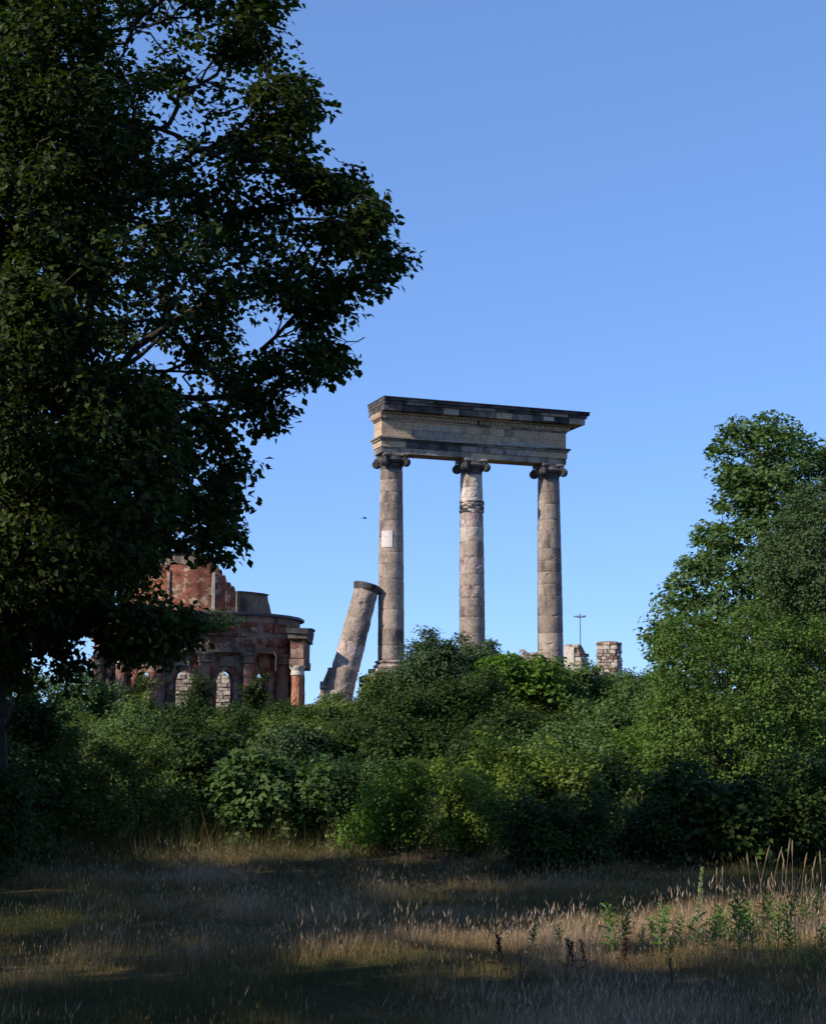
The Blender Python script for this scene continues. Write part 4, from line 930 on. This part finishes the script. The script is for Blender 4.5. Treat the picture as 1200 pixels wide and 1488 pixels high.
# ------------------------------------------------------------------ meadow grass
def grass(n, ymin, ymax, hmin, hmax, w0, seed, name, label, hillside=False, head=.35, bias=0., outer=0.):
    r0 = np.random.RandomState(seed); u = r0.uniform(0, 1, n)
    y = ymin+(ymax-ymin)*u**1.15; x = r0.uniform(-1, 1, n)*(y*.265+1.2)
    if outer: x = np.sign(x)*(y*.265+1.2+np.abs(x)/(y*.265+1.2)*outer)
    # patches: greenness and height
    bare_ = np.array([mnoise.noise(Vector((a*.9, b*.75, 15))) for a, b in zip(x, y)]); kp = (bare_ > -.27) | (r0.uniform(0, 1, n) < .25); x, y = x[kp], y[kp]; n = len(x)
    pn = np.array([mnoise.noise(Vector((a*.35, b*.3, 9))) for a, b in zip(x, y)]); pn2 = np.array([mnoise.noise(Vector((a*1.3, b*1.1, 4))) for a, b in zip(x, y)])
    z = np.array([hgt(a, b) for a, b in zip(x, y)])
    dry = np.clip(.52+bias+pn*.75+pn2*.35+r0.normal(size=n)*.16, 0, 1)
    h = (hmin+(hmax-hmin)*r0.uniform(0, 1, n)**1.6)*np.clip(1+pn2*1.1, .35, 1.9)*(.8+.35*dry)
    ang = r0.uniform(0, 6.283, n); lean_ = r0.uniform(.05, .55, n)*h
    dx, dy = np.cos(ang)*lean_+.04*h, np.sin(ang)*lean_
    a2 = r0.uniform(0, 3.14, n); wx, wy = np.cos(a2), np.sin(a2)
    wd = w0*r0.uniform(.6, 1.4, n)*(.7+.05*(y-ymin))
    b0 = np.stack([x, y, z-.01], 1); b2 = np.stack([x+dx, y+dy, z+h*.98], 1); W = np.stack([wx, wy, 0*wx], 1)*wd[:, None]
    if not head:      # plain blades
        V = np.stack([b0-W*.5, b0+W*.5, b2], 1).reshape(-1, 3); Fc = np.arange(3*n).reshape(-1, 3); tv = np.stack([dry*.6, dry*.6, dry], 1).ravel()
    else:             # stalk with a small loose seed head
        m1 = b0+(b2-b0)*.78+np.stack([dx, dy, 0*dx], 1)*-.04
        V = np.stack([b0-W*.3, b0+W*.3, m1, m1-W*.9+(b2-m1)*.35, b2, m1+W*.9+(b2-m1)*.35], 1).reshape(-1, 3)
        Fi = np.array([[0, 1, 2], [2, 3, 4], [2, 4, 5]]); Fc = (Fi[None]+(np.arange(n)*6)[:, None, None]).reshape(-1, 3)
        tv = np.stack([dry*.7, dry*.7, dry, np.clip(dry+.05, 0, 1), np.clip(dry+.05, 0, 1), np.clip(dry+.05, 0, 1)], 1).ravel()
    o = link(name, fast_mesh(name, V, Fc, M['grass'], tv)); tag(o, label, 'grass', None, 'stuff')
grass(420000, 7.5, 27.5, .04, .15, .0036, 3, 'meadow_grass', 'dry tan and green meadow grass covering the foreground', head=0)
grass(42000, 7.5, 27.5, .08, .25, .0024, 5, 'grass_stalks', 'thin tan flowering grass stalks standing above the meadow', head=1, bias=.15)
grass(110000, 5, 34, .06, .26, .009, 8, 'outer_grass', 'dry meadow grass going on beyond both sides of the picture', head=0, outer=9)
grass(60000, 24.6, 36, .2, .6, .008, 6, 'rough_grass', 'rough green grass along the foot of the shrubs', head=0, bias=-.35)

# low undergrowth covering the slope between the bushes
r0 = np.random.RandomState(31); n = 1900; uy = r0.uniform(27, 75, n); ux = r0.uniform(-1, 1, n)*(uy*.27+1+9*(np.arange(n) > 1200))
C = np.array([(a, b, hgt(a, b)+.18+.2*r0.uniform()) for a, b in zip(ux, uy)])
V, Fc, t_ = leaves(C, .55, 40, .14, np.array([0., 45., -30.]), 0, .9, .45, True)
tag(link('undergrowth', fast_mesh('undergrowth', V, Fc, M['olive'], t_)), 'low leafy undergrowth covering the slope between the bushes', 'undergrowth', None, 'stuff')
# ------------------------------------------------------------------ weeds in the meadow
def tube_arr(P_, r0_, r1_, sides=4):
    P_ = [Vector(p) for p in P_]; mb = MB(); rows = []
    for i, p in enumerate(P_):
        d = (P_[min(i+1, len(P_)-1)]-P_[max(0, i-1)]).normalized(); u = d.orthogonal().normalized(); v = d.cross(u); r_ = r0_+(r1_-r0_)*i/(len(P_)-1)
        rows.append([p+u*(r_*math.cos(q*2*math.pi/sides))+v*(r_*math.sin(q*2*math.pi/sides)) for q in range(sides)])
    mb.grid(rows, True); return mb
def leaf_blades(specs, name, mat, lo=.2, hi=1.):
    """specs: (pos, direction, length, width)"""
    V, Fc, T = [], [], []
    for (p, d, ln, wd) in specs:
        p = Vector(p); d = Vector(d).normalized(); s_ = d.cross(Vector((0, 0, 1))); s_ = s_.normalized() if s_.length > .01 else Vector((1, 0, 0)); n_ = s_.cross(d)
        b = len(V); t_ = random.uniform(lo, hi)
        for (a, c, e) in ((0, 0, 0), (.5, .35, .06), (.38, .7, .02), (0, 1, -.12), (-.38, .7, .02), (-.5, .35, .06)):
            V.append(tuple(p+s_*(a*wd)+d*(c*ln)+n_*(e*ln))); T.append(t_)
        Fc += [(b, b+1, b+2), (b, b+2, b+3), (b, b+3, b+4), (b, b+4, b+5)]
    return fast_mesh(name, np.array(V), np.array(Fc), mat, np.array(T))
def weed_protos(kind, seed, H):
    random.seed(seed); st = [(0, 0, 0)]; lx, ly = random.uniform(-.12, .12), random.uniform(-.12, .12)
    for k_ in range(1, 6): st.append((lx*H*(k_/5)**2, ly*H*(k_/5)**2, H*k_/5))
    sp = []
    def pos(u): return Vector((lx*H*u*u, ly*H*u*u, H*u))
    if kind == 'leafy':
        for k_ in range(22):
            u = .18+.82*k_/22; a = k_*2.4; el = .35+.5*u
            sp.append((pos(u), (math.cos(a), math.sin(a), el), .10*(1.15-.55*u)*random.uniform(.8, 1.2), .032))
        for s_ in range(3):   # side shoots
            a = random.uniform(0, 6.28); u0 = random.uniform(.35, .6); q = pos(u0)
            for k_ in range(8):
                pp_ = q+Vector((math.cos(a)*.5, math.sin(a)*.5, .85))*(.03+.02*k_); b_ = a+k_*2.2
                sp.append((pp_, (math.cos(b_), math.sin(b_), .6), .06*random.uniform(.8, 1.2), .022))
    elif kind == 'dark':
        for k_ in range(26):
            u = .3+.7*k_/26; a = k_*2.4
            sp.append((pos(u), (math.cos(a)*.6, math.sin(a)*.6, .8), .05*random.uniform(.8, 1.3), .026))
        for k_ in range(5):
            a = k_*1.3; sp.append((pos(.1+.05*k_), (math.cos(a), math.sin(a), .4), .13, .035))
    mb = tube_arr(st, .006, .003)
    me = bpy.data.meshes.new('stem'); me.from_pydata(mb.v, [], mb.f); me.update()
    return me, sp
stem_g = plain('green_stem', (.10, .12, .04), .7); stem_b = plain('brown_stem', (.06, .035, .025), .8)
darkleaf = leafmat('dock_seed', (.03, .014, .01), (.08, .04, .025), .1)
protos = []
for s_ in range(5):
    me, sp = weed_protos('leafy', s_, .40); me.materials.append(stem_g); protos.append((me, leaf_blades(sp, 'leaves', M['forb'])))
def weed(px, py, sc_, proto, label, cat, group, name='meadow_weed', rz=0):
    g = ground_at(px, py); o = empty(name, g, label, cat, group); o.rotation_euler = (random.uniform(-.22, .22), random.uniform(-.22, .22), rz); o.scale = (sc_*random.uniform(.9, 1.25), sc_*random.uniform(.9, 1.25), sc_)
    link('stem', proto[0], o); link('leaves', proto[1], o)
random.seed(21)
spots = [(345, 1500)]
lst = [(770, 1392), (812, 1385), (905, 1378), (893, 1395), (932, 1385), (950, 1372), (958, 1392), (985, 1380), (1000, 1366), (1040, 1372), (1048, 1360), (1062, 1375), (1085, 1368), (1094, 1385), (1105, 1372), (1120, 1366), (1130, 1382), (1142, 1360), (1160, 1385), (1172, 1362), (1184, 1350), (1192, 1375), (1198, 1398), (1150, 1402), (1115, 1400), (1078, 1400), (1180, 1420), (522, 1446), (970, 1402), (1030, 1392)]
ORD = ['first', 'second', 'third', 'fourth', 'fifth', 'sixth', 'seventh', 'eighth', 'ninth', 'tenth', 'eleventh', 'twelfth', 'thirteenth', 'fourteenth', 'fifteenth', 'sixteenth', 'seventeenth', 'eighteenth', 'nineteenth', 'twentieth', 'twenty-first', 'twenty-second', 'twenty-third', 'twenty-fourth', 'twenty-fifth', 'twenty-sixth', 'twenty-seventh', 'twenty-eighth', 'twenty-ninth', 'thirtieth']
lst = sorted(lst); rest = [q[0] for q in lst if q[0] > 850]
for i, (px, py) in enumerate(lst):
    s_ = random.uniform(.5, 1.3)*(1 if px > 850 else .7)
    if px == 522: lab, grp = 'single small leafy weed alone in the shaded foreground grass below the middle', None
    elif px < 850: lab, grp = ('small leafy weed at the left tip of the sunlit strip' if px == 770 else 'small leafy weed second from the left tip of the sunlit strip'), 'leafy weeds in the sunlit strip'
    else: lab, grp = 'leafy green weed in the sunlit dry grass, %s from the left of the right crowd' % ORD[rest.index(px)], 'leafy weeds in the sunlit strip'
    weed(px, py, s_*.82, protos[i % 5], lab, 'weed', grp, rz=random.uniform(0, 6))
dp = []
for s_ in range(2):
    me, sp = weed_protos('dark', 50+s_, .34); me.materials.append(stem_b); dp.append((me, leaf_blades(sp, 'seeds', darkleaf)))
for (px, py, lab) in ((727, 1416, 'dark brown dock stalk alone at the lower left end of the sunlit strip'), (838, 1420, 'dark dock stalk, left one of the pair below the sunlit strip'), (852, 1412, 'dark dock stalk, right one of the pair below the sunlit strip'), (822, 1412, 'low dark dock stalk just left of the pair below the sunlit strip'), (905, 1408, 'dark dock stalk among leafy weeds below the sunlit strip'), (975, 1432, 'dark dock stalk at the lower edge of the weeds near the pale flower spike')):
    weed(px, py, random.uniform(.45, .8), dp[px % 2], lab, 'weed', 'dark dock stalks in the meadow', 'dock_stalk', random.uniform(0, 6))
# pale flower spike
g = ground_at(1012, 1385); o = empty('flower_spike', g, 'tall pale cream flower spike standing above the weeds in the sunlit strip', 'wildflower')
d = g.y; Hs = 118/F_PX*d
mb = tube_arr([(0, 0, 0), (.01, 0, Hs*.3), (.025, 0, Hs*.65), (.06, 0, Hs)], .009, .005); mb.build('stem', stem_g, o)
random.seed(3); sp = []
for k_ in range(90):
    u = .45+.55*random.random(); a = k_*2.4; p = Vector((.025+.035*(u-.6)/.4, 0, Hs*u)); sp.append((p, (math.cos(a), math.sin(a), .9), .035*(1.25-.6*u), .026))
pale = leafmat('cream_petals', (.32, .34, .17), (.55, .55, .33), .25); link('flowers', leaf_blades(sp, 'flowers', pale), o)
sp = [((0.01, 0, Hs*(.08+.04*k_)), (math.cos(k_*2.4), math.sin(k_*2.4), .7), .12, .035) for k_ in range(9)]; link('leaves', leaf_blades(sp, 'leaves', M['forb']), o)
# tall dry grass stalks at the right
straw = plain('straw', (.17, .12, .06), .8)
random.seed(9)
st = [(1092, 1300, 75), (1102, 1310, 95), (1108, 1300, 70), (1120, 1305, 88), (1128, 1312, 60), (1140, 1310, 105), (1152, 1305, 98), (1146, 1300, 80), (1163, 1310, 85), (1170, 1315, 60), (1176, 1308, 78), (1135, 1300, 66), (1040, 1300, 55), (1050, 1306, 62), (1186, 1312, 66), (1196, 1306, 84), (1115, 1320, 60)]
for i, (px, py, hp) in enumerate(sorted(st)):
    g = ground_at(px, py+30); H = (hp+12)/F_PX*g.y; lx = random.uniform(-.10, .22)*H
    o = empty('tall_grass_stalk', g, 'tall straw coloured grass stalk by the dark shrub, %s from the left of its row' % ORD[i], 'grass stalk', 'tall straw stalks at the right')
    mb = tube_arr([(lx*(u/6)**2, 0, H*(u/6)) for u in range(7)], .0035, .002); mb.build('stem', straw, o)
    mb = MB(); rows = []
    for k_ in range(6):
        u = .78+.22*k_/5; r_ = .007*math.sin(math.pi*(k_+.3)/5.8)+.001; rows.append([(lx*u*u+r_*math.cos(q*math.pi/2), r_*math.sin(q*math.pi/2), H*u) for q in range(4)])
    mb.grid(rows, True); mb.build('seed_head', straw, o)
print('OBJECTS', len(bpy.data.objects), 'TRIS', sum(sum(len(p.vertices)-2 for p in []) for _ in []), sum(len(me.loops)-2*len(me.polygons) for me in bpy.data.meshes))
